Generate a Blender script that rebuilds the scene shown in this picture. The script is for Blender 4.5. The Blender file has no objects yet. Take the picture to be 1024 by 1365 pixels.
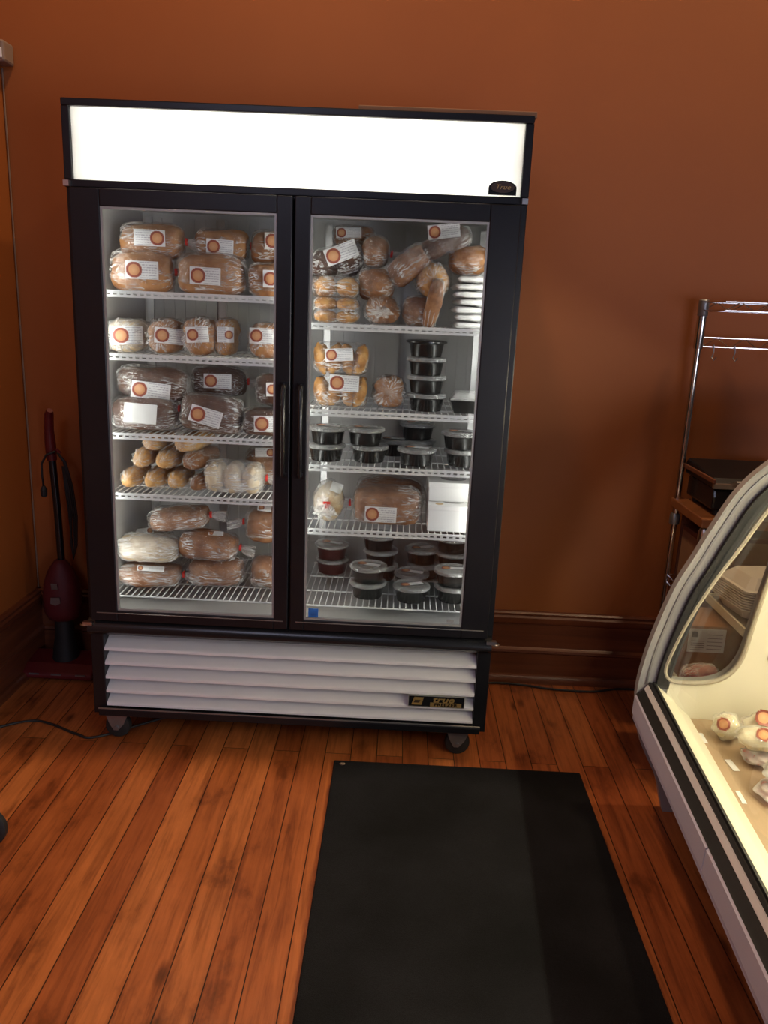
import bpy, bmesh, math, random
from mathutils import Vector, Matrix, noise
from mathutils.bvhtree import BVHTree
from mathutils.geometry import tessellate_polygon
random.seed(7)
PI = math.pi
R = math.radians
scene = bpy.context.scene
COL = scene.collection

# ------------------------------------------------------------------ materials
def nm(name):
    m = bpy.data.materials.new(name); m.use_nodes = True
    nt = m.node_tree; nt.nodes.clear()
    out = nt.nodes.new('ShaderNodeOutputMaterial')
    return m, nt, out

def N(nt, kind, **kw):
    n = nt.nodes.new(kind)
    for k, v in kw.items():
        if k in n.inputs.keys(): n.inputs[k].default_value = v
        else: setattr(n, k, v)
    return n

def ramp(nt, fac, stops, interp='LINEAR'):
    r = nt.nodes.new('ShaderNodeValToRGB'); r.color_ramp.interpolation = interp
    els = r.color_ramp.elements
    while len(els) < len(stops): els.new(0.5)
    for e, (p, c) in zip(els, stops):
        e.position = p; e.color = (c[0], c[1], c[2], 1) if len(c) == 3 else c
    nt.links.new(fac, r.inputs[0])
    return r.outputs[0]

def coords(nt, scale=(1, 1, 1), which='Object', rot=(0, 0, 0)):
    t = nt.nodes.new('ShaderNodeTexCoord'); mp = nt.nodes.new('ShaderNodeMapping')
    mp.inputs['Scale'].default_value = scale; mp.inputs['Rotation'].default_value = rot
    nt.links.new(t.outputs[which], mp.inputs[0]); return mp.outputs[0]

def noise_n(nt, vec, scale, detail=4, rough=.55):
    n = N(nt, 'ShaderNodeTexNoise', Scale=scale, Detail=detail, Roughness=rough)
    nt.links.new(vec, n.inputs['Vector']); return n.outputs['Fac']

def bump(nt, h, strength, dist=.01, normal=None):
    b = N(nt, 'ShaderNodeBump', Strength=strength, Distance=dist)
    nt.links.new(h, b.inputs['Height'])
    if normal: nt.links.new(normal, b.inputs['Normal'])
    return b.outputs[0]

def simple(name, c, rough=.5, metal=0, var=.08, scale=30, bmp=0, spec=.5, coat=0):
    m, nt, out = nm(name)
    p = N(nt, 'ShaderNodeBsdfPrincipled', Roughness=rough, Metallic=metal)
    p.inputs['Specular IOR Level'].default_value = spec
    p.inputs['Coat Weight'].default_value = coat
    v = coords(nt); f = noise_n(nt, v, scale)
    lo = tuple(x * (1 - var) for x in c); hi = tuple(min(1, x * (1 + var)) for x in c)
    nt.links.new(ramp(nt, f, [(.3, lo), (.7, hi)]), p.inputs['Base Color'])
    if bmp: nt.links.new(bump(nt, noise_n(nt, v, scale * 6), bmp, .002), p.inputs['Normal'])
    nt.links.new(p.outputs[0], out.inputs[0])
    return m

def emit(name, c, s):
    m, nt, out = nm(name)
    e = N(nt, 'ShaderNodeEmission', Color=(*c, 1), Strength=s)
    nt.links.new(e.outputs[0], out.inputs[0]); return m

def glass(name, tint=(.95, .97, .97), refl=.06, rough=.02, haze=0, hazec=(.6, .6, .58)):
    m, nt, out = nm(name)
    t = N(nt, 'ShaderNodeBsdfTransparent', Color=(*tint, 1))
    g = N(nt, 'ShaderNodeBsdfGlossy', Roughness=rough, Color=(1, 1, 1, 1))
    fr = N(nt, 'ShaderNodeFresnel', IOR=1.45)
    mx = nt.nodes.new('ShaderNodeMixShader')
    ge = nt.nodes.new('ShaderNodeNewGeometry'); fx = N(nt, 'ShaderNodeMath', operation='MULTIPLY_ADD')   # only the outer face of a pane reflects
    fx.inputs[1].default_value = -1; fx.inputs[2].default_value = 1; nt.links.new(ge.outputs['Backfacing'], fx.inputs[0])
    fm = N(nt, 'ShaderNodeMath', operation='MULTIPLY'); nt.links.new(fr.outputs[0], fm.inputs[0]); nt.links.new(fx.outputs[0], fm.inputs[1])
    nt.links.new(fm.outputs[0], mx.inputs[0]); nt.links.new(t.outputs[0], mx.inputs[1]); nt.links.new(g.outputs[0], mx.inputs[2])
    last = mx
    if haze:
        d = N(nt, 'ShaderNodeBsdfDiffuse', Color=(*hazec, 1)); m2 = nt.nodes.new('ShaderNodeMixShader')
        m2.inputs[0].default_value = haze
        nt.links.new(mx.outputs[0], m2.inputs[1]); nt.links.new(d.outputs[0], m2.inputs[2]); last = m2
    nt.links.new(last.outputs[0], out.inputs[0]); return m

def film(name, haze=.10, streak=.45, tint=(.99, .985, .98)):
    # crinkled clear plastic bag film: UV is (along the bag, round the bag); folds run along it and gather at the ends
    m, nt, out = nm(name); L_ = nt.links.new
    def math_(op, a, b=None, c=None):
        n = N(nt, 'ShaderNodeMath', operation=op)
        for i, x in enumerate((a, b, c)):
            if x is None: continue
            if isinstance(x, (int, float)): n.inputs[i].default_value = x
            else: L_(x, n.inputs[i])
        return n.outputs[0]
    tc = nt.nodes.new('ShaderNodeTexCoord'); sp = nt.nodes.new('ShaderNodeSeparateXYZ'); L_(tc.outputs['UV'], sp.inputs[0])
    oi = nt.nodes.new('ShaderNodeObjectInfo')
    ang = math_('MULTIPLY', sp.outputs[1], 6.28318)
    cb = nt.nodes.new('ShaderNodeCombineXYZ')
    L_(math_('MULTIPLY', math_('COSINE', ang), 3.4), cb.inputs[0]); L_(math_('MULTIPLY', math_('SINE', ang), 3.4), cb.inputs[1])
    L_(math_('ADD', math_('MULTIPLY', sp.outputs[0], 2.6), math_('MULTIPLY', oi.outputs['Random'], 40.0)), cb.inputs[2])
    fold = N(nt, 'ShaderNodeTexNoise', Scale=2.1, Detail=3, Roughness=.55, Distortion=.5); L_(cb.outputs[0], fold.inputs['Vector'])
    v = coords(nt)
    patch = N(nt, 'ShaderNodeTexNoise', Scale=13, Detail=2, Roughness=.5); L_(v, patch.inputs['Vector'])
    endm = math_('ABSOLUTE', math_('MULTIPLY_ADD', sp.outputs[0], 2.0, -1.0))
    gate = ramp(nt, math_('ADD', math_('MULTIPLY', endm, .22), patch.outputs['Fac']), [(.50, (0, 0, 0)), (.66, (1, 1, 1))])
    ridge = math_('ABSOLUTE', math_('SUBTRACT', fold.outputs['Fac'], .5))
    crease_glint = ramp(nt, ridge, [(0, (1, 1, 1)), (.018, (.75, .75, .75)), (.04, (0, 0, 0))])  # whitened folds: the film's glints painted in as white diffuse streaks
    cm = math_('MULTIPLY', crease_glint, gate)
    hgt = math_('ADD', math_('MULTIPLY', fold.outputs['Fac'], .9), math_('MULTIPLY', noise_n(nt, v, 34, 2, .5), .6))
    nrm = bump(nt, hgt, 1.0, .014)
    t = N(nt, 'ShaderNodeBsdfTransparent', Color=(*tint, 1))
    g = N(nt, 'ShaderNodeBsdfGlossy', Roughness=.12, Color=(1, 1, 1, 1)); L_(nrm, g.inputs['Normal'])
    d = N(nt, 'ShaderNodeBsdfDiffuse', Color=(.9, .9, .88, 1))
    lw = N(nt, 'ShaderNodeLayerWeight', Blend=.3)
    gf = N(nt, 'ShaderNodeMapRange'); gf.inputs['To Min'].default_value = .07; gf.inputs['To Max'].default_value = streak
    L_(lw.outputs['Facing'], gf.inputs[0])
    m1 = nt.nodes.new('ShaderNodeMixShader'); L_(gf.outputs[0], m1.inputs[0]); L_(t.outputs[0], m1.inputs[1]); L_(g.outputs[0], m1.inputs[2])
    m2 = nt.nodes.new('ShaderNodeMixShader'); L_(math_('MULTIPLY_ADD', cm, .80, haze), m2.inputs[0])
    L_(m1.outputs[0], m2.inputs[1]); L_(d.outputs[0], m2.inputs[2])
    L_(m2.outputs[0], out.inputs[0]); return m

def bread(name, lo, mid, hi, rough=.6, scale=18):
    m, nt, out = nm(name)
    p = N(nt, 'ShaderNodeBsdfPrincipled', Roughness=rough)
    v = coords(nt); f = noise_n(nt, v, scale, 6, .65)
    nt.links.new(ramp(nt, f, [(.3, lo), (.5, mid), (.68, hi)]), p.inputs['Base Color'])
    nt.links.new(bump(nt, noise_n(nt, v, scale * 5, 5, .7), .5, .004), p.inputs['Normal'])
    nt.links.new(p.outputs[0], out.inputs[0]); return m

def sticker_mat():
    # white label, rows of tiny grey print on the half away from the logo (UV)
    m, nt, out = nm('label_paper')
    p = N(nt, 'ShaderNodeBsdfPrincipled', Roughness=.45)
    uv = nt.nodes.new('ShaderNodeTexCoord'); sp = nt.nodes.new('ShaderNodeSeparateXYZ'); nt.links.new(uv.outputs['UV'], sp.inputs[0])
    w = N(nt, 'ShaderNodeTexWave', wave_type='BANDS', bands_direction='Y', Scale=2.2); nt.links.new(uv.outputs['UV'], w.inputs[0])
    w.inputs['Distortion'].default_value = .3
    mp = N(nt, 'ShaderNodeMapping'); mp.inputs['Scale'].default_value = (26, 7, 1); nt.links.new(uv.outputs['UV'], mp.inputs[0])
    n = noise_n(nt, mp.outputs[0], 1.2, 2)
    a = ramp(nt, w.outputs['Fac'], [(.62, (0, 0, 0)), (.75, (1, 1, 1))]); b = ramp(nt, n, [(.42, (0, 0, 0)), (.5, (1, 1, 1))])
    xm = ramp(nt, sp.outputs[0], [(.42, (0, 0, 0)), (.45, (1, 1, 1)), (.94, (1, 1, 1)), (.96, (0, 0, 0))])
    m1 = N(nt, 'ShaderNodeMath', operation='MULTIPLY'); nt.links.new(a, m1.inputs[0]); nt.links.new(b, m1.inputs[1])
    m2 = N(nt, 'ShaderNodeMath', operation='MULTIPLY'); nt.links.new(m1.outputs[0], m2.inputs[0]); nt.links.new(xm, m2.inputs[1])
    nt.links.new(ramp(nt, m2.outputs[0], [(0, (.78, .78, .78)), (1, (.42, .42, .45))]), p.inputs['Base Color'])
    nt.links.new(p.outputs[0], out.inputs[0]); return m

def logo_mat():
    m, nt, out = nm('label_logo')
    p = N(nt, 'ShaderNodeBsdfPrincipled', Roughness=.45)
    uv = nt.nodes.new('ShaderNodeTexCoord'); mp = N(nt, 'ShaderNodeMapping'); mp.inputs['Location'].default_value = (-.5, -.5, 0)
    nt.links.new(uv.outputs['UV'], mp.inputs[0])
    ln = N(nt, 'ShaderNodeVectorMath', operation='LENGTH'); nt.links.new(mp.outputs[0], ln.inputs[0])
    nt.links.new(ramp(nt, ln.outputs['Value'], [(.0, (.66, .37, .19)), (.35, (.56, .26, .12)), (.38, (.27, .060, .040)), (.5, (.32, .085, .055))]), p.inputs['Base Color'])
    nt.links.new(p.outputs[0], out.inputs[0]); return m

def wall_mat():
    m, nt, out = nm('orange_wall_paint')
    p = N(nt, 'ShaderNodeBsdfPrincipled', Roughness=.62)
    v = coords(nt); f = noise_n(nt, v, 1.3, 5, .6)
    nt.links.new(ramp(nt, f, [(.3, (.30, .082, .013)), (.7, (.335, .095, .016))]), p.inputs['Base Color'])
    nt.links.new(bump(nt, noise_n(nt, v, 220, 3), .12, .001), p.inputs['Normal'])
    nt.links.new(p.outputs[0], out.inputs[0]); return m

def floor_mat():
    m, nt, out = nm('fir_floor_boards')
    p = N(nt, 'ShaderNodeBsdfPrincipled')
    # boards run along Y: rotate so brick rows run along Y
    v = coords(nt, (1, 1, 1), 'Object', (0, 0, R(90)))
    br = N(nt, 'ShaderNodeTexBrick', Scale=1.0); br.offset = .37; br.offset_frequency = 2
    br.inputs['Brick Width'].default_value = 2.3; br.inputs['Row Height'].default_value = .091
    br.inputs['Mortar Size'].default_value = .0016; br.inputs['Mortar Smooth'].default_value = .2
    br.inputs['Color1'].default_value = (0, 0, 0, 1); br.inputs['Color2'].default_value = (1, 1, 1, 1); br.inputs['Mortar'].default_value = (.5, .5, .5, 1)
    nt.links.new(v, br.inputs['Vector'])
    # grain, stretched along Y, shifted per board
    t = nt.nodes.new('ShaderNodeTexCoord')
    sc = N(nt, 'ShaderNodeVectorMath', operation='SCALE'); sc.inputs['Scale'].default_value = 7.0
    nt.links.new(br.outputs['Color'], sc.inputs[0])
    ad = N(nt, 'ShaderNodeVectorMath', operation='ADD'); nt.links.new(t.outputs['Object'], ad.inputs[0]); nt.links.new(sc.outputs[0], ad.inputs[1])
    mg = N(nt, 'ShaderNodeMapping'); mg.inputs['Scale'].default_value = (34, 2.0, 1); nt.links.new(ad.outputs[0], mg.inputs[0])
    grain = N(nt, 'ShaderNodeTexNoise', Scale=1.6, Detail=6, Roughness=.62, Distortion=.7); nt.links.new(mg.outputs[0], grain.inputs['Vector'])
    mk = N(nt, 'ShaderNodeMapping'); mk.inputs['Scale'].default_value = (4.2, 1.5, 1); nt.links.new(ad.outputs[0], mk.inputs[0])
    kn = N(nt, 'ShaderNodeTexVoronoi', Scale=1.7, Randomness=1.0); nt.links.new(mk.outputs[0], kn.inputs['Vector'])
    knot = ramp(nt, kn.outputs['Distance'], [(.0, (0, 0, 0)), (.05, (.2, .2, .2)), (.13, (1, 1, 1))])
    blot = noise_n(nt, coords(nt, (5.5, 3.2, 1)), 1.25, 5, .62)
    base = ramp(nt, br.outputs['Color'], [(0, (.33, .082, .023)), (.5, (.42, .118, .031)), (1, (.51, .160, .045))])
    gr = ramp(nt, grain.outputs['Fac'], [(.28, (.5, .42, .38)), (.52, (1, 1, 1)), (.75, (1.25, 1.3, 1.35))])
    bl = ramp(nt, blot, [(.34, (.50, .45, .42)), (.43, (.88, .86, .84)), (.62, (1.06, 1.08, 1.1))])
    kc = ramp(nt, knot, [(0, (.25, .2, .18)), (1, (1, 1, 1))])
    def mul(a, b):
        x = N(nt, 'ShaderNodeMix', data_type='RGBA', blend_type='MULTIPLY'); x.inputs[0].default_value = 1
        nt.links.new(a, x.inputs[6]); nt.links.new(b, x.inputs[7]); return x.outputs[2]
    c = mul(mul(mul(base, gr), bl), kc)
    seam = ramp(nt, br.outputs['Fac'], [(0, (1, 1, 1)), (.6, (.08, .05, .04))])
    nt.links.new(mul(c, seam), p.inputs['Base Color'])
    nt.links.new(ramp(nt, grain.outputs['Fac'], [(.3, (.42,) * 3), (.7, (.32,) * 3)]), p.inputs['Roughness'])
    inv = N(nt, 'ShaderNodeMath', operation='SUBTRACT'); inv.inputs[0].default_value = 1; nt.links.new(br.outputs['Fac'], inv.inputs[1])
    b1 = bump(nt, inv.outputs[0], .6, .002); b2 = bump(nt, grain.outputs['Fac'], .12, .001, b1)
    nt.links.new(b2, p.inputs['Normal'])
    nt.links.new(p.outputs[0], out.inputs[0]); return m

def mat_rug():
    m, nt, out = nm('charcoal_mat_pile')
    p = N(nt, 'ShaderNodeBsdfPrincipled', Roughness=.95); p.inputs['Specular IOR Level'].default_value = .15
    v = coords(nt); f = noise_n(nt, v, 420, 3, .7); g = noise_n(nt, v, 3, 4)
    x = N(nt, 'ShaderNodeMath', operation='MULTIPLY'); nt.links.new(f, x.inputs[0]); nt.links.new(g, x.inputs[1])
    nt.links.new(ramp(nt, x.outputs[0], [(.15, (.007, .007, .0075)), (.38, (.019, .019, .022))]), p.inputs['Base Color'])
    nt.links.new(bump(nt, f, .8, .004), p.inputs['Normal'])
    nt.links.new(p.outputs[0], out.inputs[0]); return m

def stained_wood():
    m, nt, out = nm('dark_stained_trim')
    p = N(nt, 'ShaderNodeBsdfPrincipled', Roughness=.38)
    f = noise_n(nt, coords(nt, (.6, .6, 18)), 3, 5, .6)
    nt.links.new(ramp(nt, f, [(.3, (.105, .028, .012)), (.7, (.17, .048, .018))]), p.inputs['Base Color'])
    nt.links.new(p.outputs[0], out.inputs[0]); return m

M = {}
M['wall'] = wall_mat(); M['floor'] = floor_mat(); M['rug'] = mat_rug(); M['trim'] = stained_wood()
M['black'] = simple('black_painted_steel', (.008, .008, .010), .35, 0, .1, 12, 0, .35)
M['blackgloss'] = simple('black_gloss_plastic', (.010, .010, .011), .25)
M['rubber'] = simple('black_rubber', (.012, .012, .012), .6)
M['liner'] = simple('white_interior_liner', (.50, .50, .49), .42, 0, .04, 8)
M['shelfwhite'] = simple('white_coated_wire', (.78, .79, .79), .4, 0, .03)
M['slat'] = simple('white_grille_enamel', (.74, .73, .77), .45, 0, .03, 6)
M['steel'] = simple('brushed_steel', (.55, .55, .55), .3, 1, .08, 20)
M['chrome'] = simple('chrome_wire', (.62, .60, .57), .2, 1, .08, 20)
M['dullmetal'] = simple('grey_zinc_metal', (.28, .28, .28), .4, .8, .1, 20)
M['alum'] = simple('grey_door_trim', (.34, .34, .33), .4, .3, .05)
M['gold'] = simple('gold_foil', (.52, .34, .12), .35, .6, .1, 40)
M['brownfoil'] = simple('dark_bronze_foil', (.060, .034, .024), .4, .3, .1, 40)
M['red'] = simple('red_tie', (.70, .04, .03), .5)
M['blue'] = simple('blue_sticker', (.02, .12, .42), .5, 0, .3, 60)
M['paper'] = sticker_mat(); M['logo'] = logo_mat()
M['plainpaper'] = simple('plain_white_paper', (.80, .80, .78), .5, 0, .02)
M['glass'] = glass('freezer_door_glass', (.93, .945, .94))
M['caseglass'] = glass('case_glass', (.96, .97, .95))
M['film'] = film('clear_bag_film', .02, .30)
M['filmwhite'] = film('frosted_bag_film', .20, .4)
M['filmdark'] = film('clear_dark_bag_film', .015, .30)
M['lid'] = glass('clear_plastic_lid', (.92, .92, .92), haze=.30, hazec=(.72, .72, .70), rough=.12)
M['foam'] = simple('white_foam', (.74, .70, .66), .7, 0, .03, 20)
M['whiteplastic'] = simple('white_carton', (.84, .84, .82), .5, 0, .02)
M['tub'] = simple('black_tub_plastic', (.012, .011, .010), .22)
M['tubred'] = simple('dark_red_tub_plastic', (.055, .012, .012), .3)
M['casegrey'] = simple('warm_grey_case_plastic', (.36, .35, .34), .45, 0, .03, 10)
M['casepanel'] = simple('pale_grey_case_panel', (.68, .68, .80), .4, 0, .02, 5)
M['casecream'] = simple('cream_case_liner', (.72, .68, .54), .45, 0, .03, 5)
M['beige2'] = simple('beige_window_rubber', (.40, .35, .26), .6)
M['casedeck'] = simple('tan_case_deck', (.42, .30, .19), .5, 0, .05, 8)
M['vacred'] = simple('dark_red_vacuum_cloth', (.10, .008, .011), .6, 0, .15, 20)
M['vacredp'] = simple('red_vacuum_plastic', (.12, .010, .012), .4)
M['cardboard'] = simple('brown_cardboard', (.30, .15, .07), .8, 0, .1, 15)
M['butcher'] = simple('butcher_block_wood', (.28, .10, .035), .45, 0, .2, 14)
M['beige'] = simple('beige_plastic', (.22, .15, .11), .5)
M['cabinetwood'] = simple('brown_side_panel', (.16, .050, .022), .6, 0, .1, 10)
M['tan'] = bread('tan_crust', (.20, .075, .022), (.38, .17, .062), (.50, .25, .10))
M['brown'] = bread('brown_crust', (.12, .045, .018), (.26, .11, .042), (.38, .18, .075))
M['gold_b'] = bread('golden_crust', (.26, .10, .025), (.52, .26, .08), (.66, .40, .16))
M['dark'] = bread('dark_rye_crust', (.040, .014, .007), (.085, .032, .015), (.14, .060, .03))
M['floury'] = bread('floury_crust', (.40, .26, .13), (.62, .50, .34), (.74, .66, .52))
M['pale'] = bread('pale_crust', (.28, .18, .09), (.46, .34, .20), (.60, .48, .32))
M['bag_bun'] = bread('roll_crust', (.30, .13, .035), (.55, .30, .10), (.68, .46, .22))
M['meat'] = bread('red_meat', (.35, .02, .02), (.55, .10, .08), (.70, .35, .28), .4, 30)
M['cheese'] = bread('pale_cheese', (.60, .50, .28), (.74, .66, .42), (.80, .74, .56), .5, 14)

# ------------------------------------------------------------------ geometry helpers
class MB:
    def __init__(s): s.bm = bmesh.new()
    def box(s, x0, x1, y0, y1, z0, z1, rot=None, piv=None):
        vs = [s.bm.verts.new(p) for p in [(x0, y0, z0), (x1, y0, z0), (x1, y1, z0), (x0, y1, z0), (x0, y0, z1), (x1, y0, z1), (x1, y1, z1), (x0, y1, z1)]]
        for f in [(0, 3, 2, 1), (4, 5, 6, 7), (0, 1, 5, 4), (1, 2, 6, 5), (2, 3, 7, 6), (3, 0, 4, 7)]:
            s.bm.faces.new([vs[i] for i in f])
        if rot: bmesh.ops.rotate(s.bm, verts=vs, cent=piv or ((x0 + x1) / 2, (y0 + y1) / 2, (z0 + z1) / 2), matrix=rot)
        return s
    def tube(s, pts, r, n=10, closed=False, cap=True):
        pts = [Vector(p) for p in pts]; rs = r if isinstance(r, (list, tuple)) else [r] * len(pts)
        rings = []; prev = None
        for i, p in enumerate(pts):
            if closed: d = pts[(i + 1) % len(pts)] - pts[i - 1]
            else: d = pts[min(i + 1, len(pts) - 1)] - pts[max(i - 1, 0)]
            d.normalize()
            if prev is None:
                a = Vector((0, 0, 1)) if abs(d.z) < .9 else Vector((1, 0, 0)); a = (a - d * a.dot(d)).normalized()
            else: a = (prev - d * prev.dot(d)).normalized()
            prev = a; b = d.cross(a)
            rings.append([s.bm.verts.new(p + (a * math.cos(2 * PI * k / n) + b * math.sin(2 * PI * k / n)) * rs[i]) for k in range(n)])
        for i in range(len(rings) - (0 if closed else 1)):
            A = rings[i]; B = rings[(i + 1) % len(rings)]
            for k in range(n): s.bm.faces.new([A[k], A[(k + 1) % n], B[(k + 1) % n], B[k]])
        if cap and not closed: s.bm.faces.new(rings[0][::-1]); s.bm.faces.new(rings[-1])
        return s
    def lathe(s, prof, n=32, c=(0, 0, 0), axis='z', cap=True, mod=None):
        rings = []
        for j, (r, z) in enumerate(prof):
            ring = []
            for k in range(n):
                a = 2 * PI * k / n; rr = r * (mod(j, k) if mod else 1)
                x, y = rr * math.cos(a), rr * math.sin(a)
                p = (x, y, z) if axis == 'z' else ((z, x, y) if axis == 'x' else (x, z, y))
                ring.append(s.bm.verts.new((p[0] + c[0], p[1] + c[1], p[2] + c[2])))
            rings.append(ring)
        for A, B in zip(rings, rings[1:]):
            for k in range(n): s.bm.faces.new([A[k], A[(k + 1) % n], B[(k + 1) % n], B[k]])
        if cap:
            s.bm.faces.new(rings[0][::-1]); s.bm.faces.new(rings[-1])
        return s
    def ball(s, c, rx, ry, rz, amp=0, seed=0, nu=18, nv=12):
        rings = []
        for i in range(nv + 1):
            ph = -PI / 2 + PI * i / nv; ring = []
            for k in range(nu):
                th = 2 * PI * k / nu
                d = Vector((math.cos(ph) * math.cos(th), math.cos(ph) * math.sin(th), math.sin(ph)))
                q = 1 + (amp * noise.noise(d * 2.2 + Vector((seed, 0, 0))) if amp else 0)
                ring.append((c[0] + d.x * rx * q, c[1] + d.y * ry * q, c[2] + d.z * rz * q))
            rings.append(ring)
        vb = s.bm.verts.new(rings[0][0]); vt = s.bm.verts.new(rings[-1][0])
        rr = [[s.bm.verts.new(p) for p in ring] for ring in rings[1:-1]]
        for k in range(nu):
            s.bm.faces.new([vb, rr[0][(k + 1) % nu], rr[0][k]]); s.bm.faces.new([vt, rr[-1][k], rr[-1][(k + 1) % nu]])
        for A, B in zip(rr, rr[1:]):
            for k in range(nu): s.bm.faces.new([A[k], A[(k + 1) % nu], B[(k + 1) % nu], B[k]])
        return s
    def prism(s, poly, y0, y1, plane='xz'):
        # closed 2D polygon extruded; plane 'xz' -> along y, 'yz' -> along x
        def P(a, b, d): return (a, d, b) if plane == 'xz' else (d, a, b)
        A = [s.bm.verts.new(P(a, b, y0)) for a, b in poly]; B = [s.bm.verts.new(P(a, b, y1)) for a, b in poly]
        n = len(poly)
        for i in range(n): s.bm.faces.new([A[i], A[(i + 1) % n], B[(i + 1) % n], B[i]])
        s.bm.faces.new(A[::-1]); s.bm.faces.new(B); return s
    def obj(s, name, mat, parent=None, smooth=False, bevel=0, loc=None, seg=2):
        bmesh.ops.recalc_face_normals(s.bm, faces=s.bm.faces)
        me = bpy.data.meshes.new(name); s.bm.to_mesh(me); s.bm.free()
        return link(name, me, mat, parent, smooth, bevel, loc, seg)

def link(name, me, mat, parent=None, smooth=False, bevel=0, loc=None, seg=2):
    o = bpy.data.objects.new(name, me); COL.objects.link(o)
    if mat: me.materials.append(mat)
    if smooth:
        for p in me.polygons: p.use_smooth = True
        if smooth == 'auto':
            bm = bmesh.new(); bm.from_mesh(me)
            for e in bm.edges:
                if len(e.link_faces) == 2 and e.calc_face_angle(0) > R(38): e.smooth = False
            bm.to_mesh(me); bm.free()
    if bevel:
        b = o.modifiers.new('bevel', 'BEVEL'); b.width = bevel; b.segments = seg; b.limit_method = 'ANGLE'; b.angle_limit = R(40)
    if parent: o.parent = parent
    if loc: o.location = loc
    return o

def thing(name, label, cat, loc=(0, 0, 0), rot=(0, 0, 0), group=None):
    o = bpy.data.objects.new(name, None); COL.objects.link(o); o.empty_display_size = .05
    o.location = loc; o.rotation_euler = rot; o['label'] = label; o['category'] = cat
    if group: o['group'] = group
    return o
def tag(o, label, cat, group=None, kind=None):
    o['label'] = label; o['category'] = cat
    if group: o['group'] = group
    if kind: o['kind'] = kind
    return o
def struct(o, label=None):
    o['kind'] = 'structure'
    if label: o['label'] = label; 
    return o
def copy_tree(o, parent=None):
    c = o.copy(); COL.objects.link(c); c.parent = parent
    for ch in list(o.children): copy_tree(ch, c)
    return c
def text_mesh(name, body, size, mat, parent, loc, rot=(PI / 2, 0, 0), sx=1, bold=0, depth=.0006, shear=0):
    cu = bpy.data.curves.new(name, 'FONT'); cu.body = body; cu.size = size; cu.extrude = depth; cu.offset = bold; cu.shear = shear
    cu.align_x = 'CENTER'; cu.align_y = 'CENTER'
    t = bpy.data.objects.new('tmp_text', cu); COL.objects.link(t)
    bpy.context.view_layer.update()
    me = bpy.data.meshes.new_from_object(t.evaluated_get(bpy.context.evaluated_depsgraph_get()))
    bpy.data.objects.remove(t)
    me.name = name; o = link(name, me, mat, parent); o.location = loc; o.rotation_euler = rot; o.scale = (sx, 1, 1)
    return o
def apply_w(o):
    return o.matrix_world
EYE = Vector((1.03, -2.52, 1.54))

# ------------------------------------------------------------------ the setting
WY = .67; LX = -.49
o = MB().box(LX - .1, 4.3, -5.0, WY + .1, -.05, 0).obj('floor', M['floor']); struct(o, 'reddish fir board floor with knots and dark seams')
o = MB().box(LX - .1, 4.3, WY, WY + .1, 0, 4.7).obj('wall_back', M['wall']); struct(o, 'burnt orange wall behind the freezer')
o = MB().box(LX - .1, LX, -5.0, WY, 0, 4.7).obj('wall_left', M['wall']); struct(o, 'burnt orange wall at the left')
BP = [(0, .317), (.018, .317), (.025, .311), (.024, .301), (.031, .294), (.031, .275), (.026, .266), (.020, .262), (.020, .158), (.026, .154),
      (.034, .150), (.036, .140), (.028, .131), (.028, .036), (.038, .033), (.045, .022), (.045, 0), (0, 0)]
o = MB().prism([(WY - d, z) for d, z in BP], LX, 4.3, 'yz').obj('baseboard_back', M['trim'], smooth='auto'); struct(o, 'tall dark stained moulded baseboard under the back wall')
o = MB().prism([(LX + d, z) for d, z in BP], -5.0, WY, 'xz').obj('baseboard_left', M['trim'], smooth='auto'); struct(o, 'tall dark stained moulded baseboard under the left wall')

# floor mat
mt = MB().box(.855, 1.706, -1.9, -.055, .001, .009).obj('floor_mat', M['rug'], bevel=.004)
tag(mt, 'charcoal black rectangular floor mat lying in front of the freezer', 'mat')
# crumb on the mat
cb = MB().ball((0, 0, .004), .010, .006, .004, .5, 3, 10, 7).obj('crumb', M['beige'], smooth=True, loc=(.885, -.085, .0088))
tag(cb, 'small pale scrap lying on the far left corner of the floor mat', 'crumb')

# corner sensor box and its thin wire
s = thing('motion_sensor', 'small beige sensor box high up in the left corner of the walls', 'sensor', (-.455, .632, 2.33))
MB().box(-.034, .016, -.04, .037, 0, .072).obj('housing', M['beige'], s, bevel=.008)
MB().box(-.026, .008, -.0425, -.0395, .012, .045).obj('lens', M['plainpaper'], s, bevel=.002)
w = MB().tube([(LX + .006, WY - .006, 2.325), (LX + .006, WY - .006, 1.7), (LX + .007, WY - .006, 1.2), (LX + .006, WY - .006, .32)], .003, 6).obj('wire', M['beige'])
tag(w, 'thin painted wire running down the corner below the sensor box', 'wire')

# ------------------------------------------------------------------ the freezer
W = 1.375; ZB = .112; ZT = 2.088; D = .615
fz = thing('display_freezer', 'tall black two-door glass freezer with lit white header, full of bagged bread and tubs', 'freezer', (0, 0, 0))
b = MB()
b.box(0, .045, .0, D, ZB, 1.862); b.box(W - .045, W, 0, D, ZB, 1.862); b.box(0, .022, .004, D, 1.862, ZT); b.box(W - .022, W, .004, D, 1.862, ZT); b.box(.045, W - .045, .585, D, ZB, 1.9)
b.box(.022, W - .022, 0.13, D, 1.90, ZT); b.box(.045, W - .045, 0.0, .585, 1.845, 1.862)
b.box(.045, W - .045, 0.0, .585, .415, .465); b.box(.045, W - .045, .0, .585, ZB, .135)
b.obj('cabinet', M['black'], fz, bevel=.003)
b = MB()
for a in [(0, W, ZT - .021, ZT), (0, W, 1.845, 1.867)]: b.box(a[0], a[1], -.012, .004, a[2], a[3])
for a in [(0, .024), (W - .024, W)]: b.box(a[0], a[1], -.012, .004, 1.867, ZT - .021)
b.obj('header_frame', M['black'], fz, bevel=.003)
hb = MB()
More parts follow.
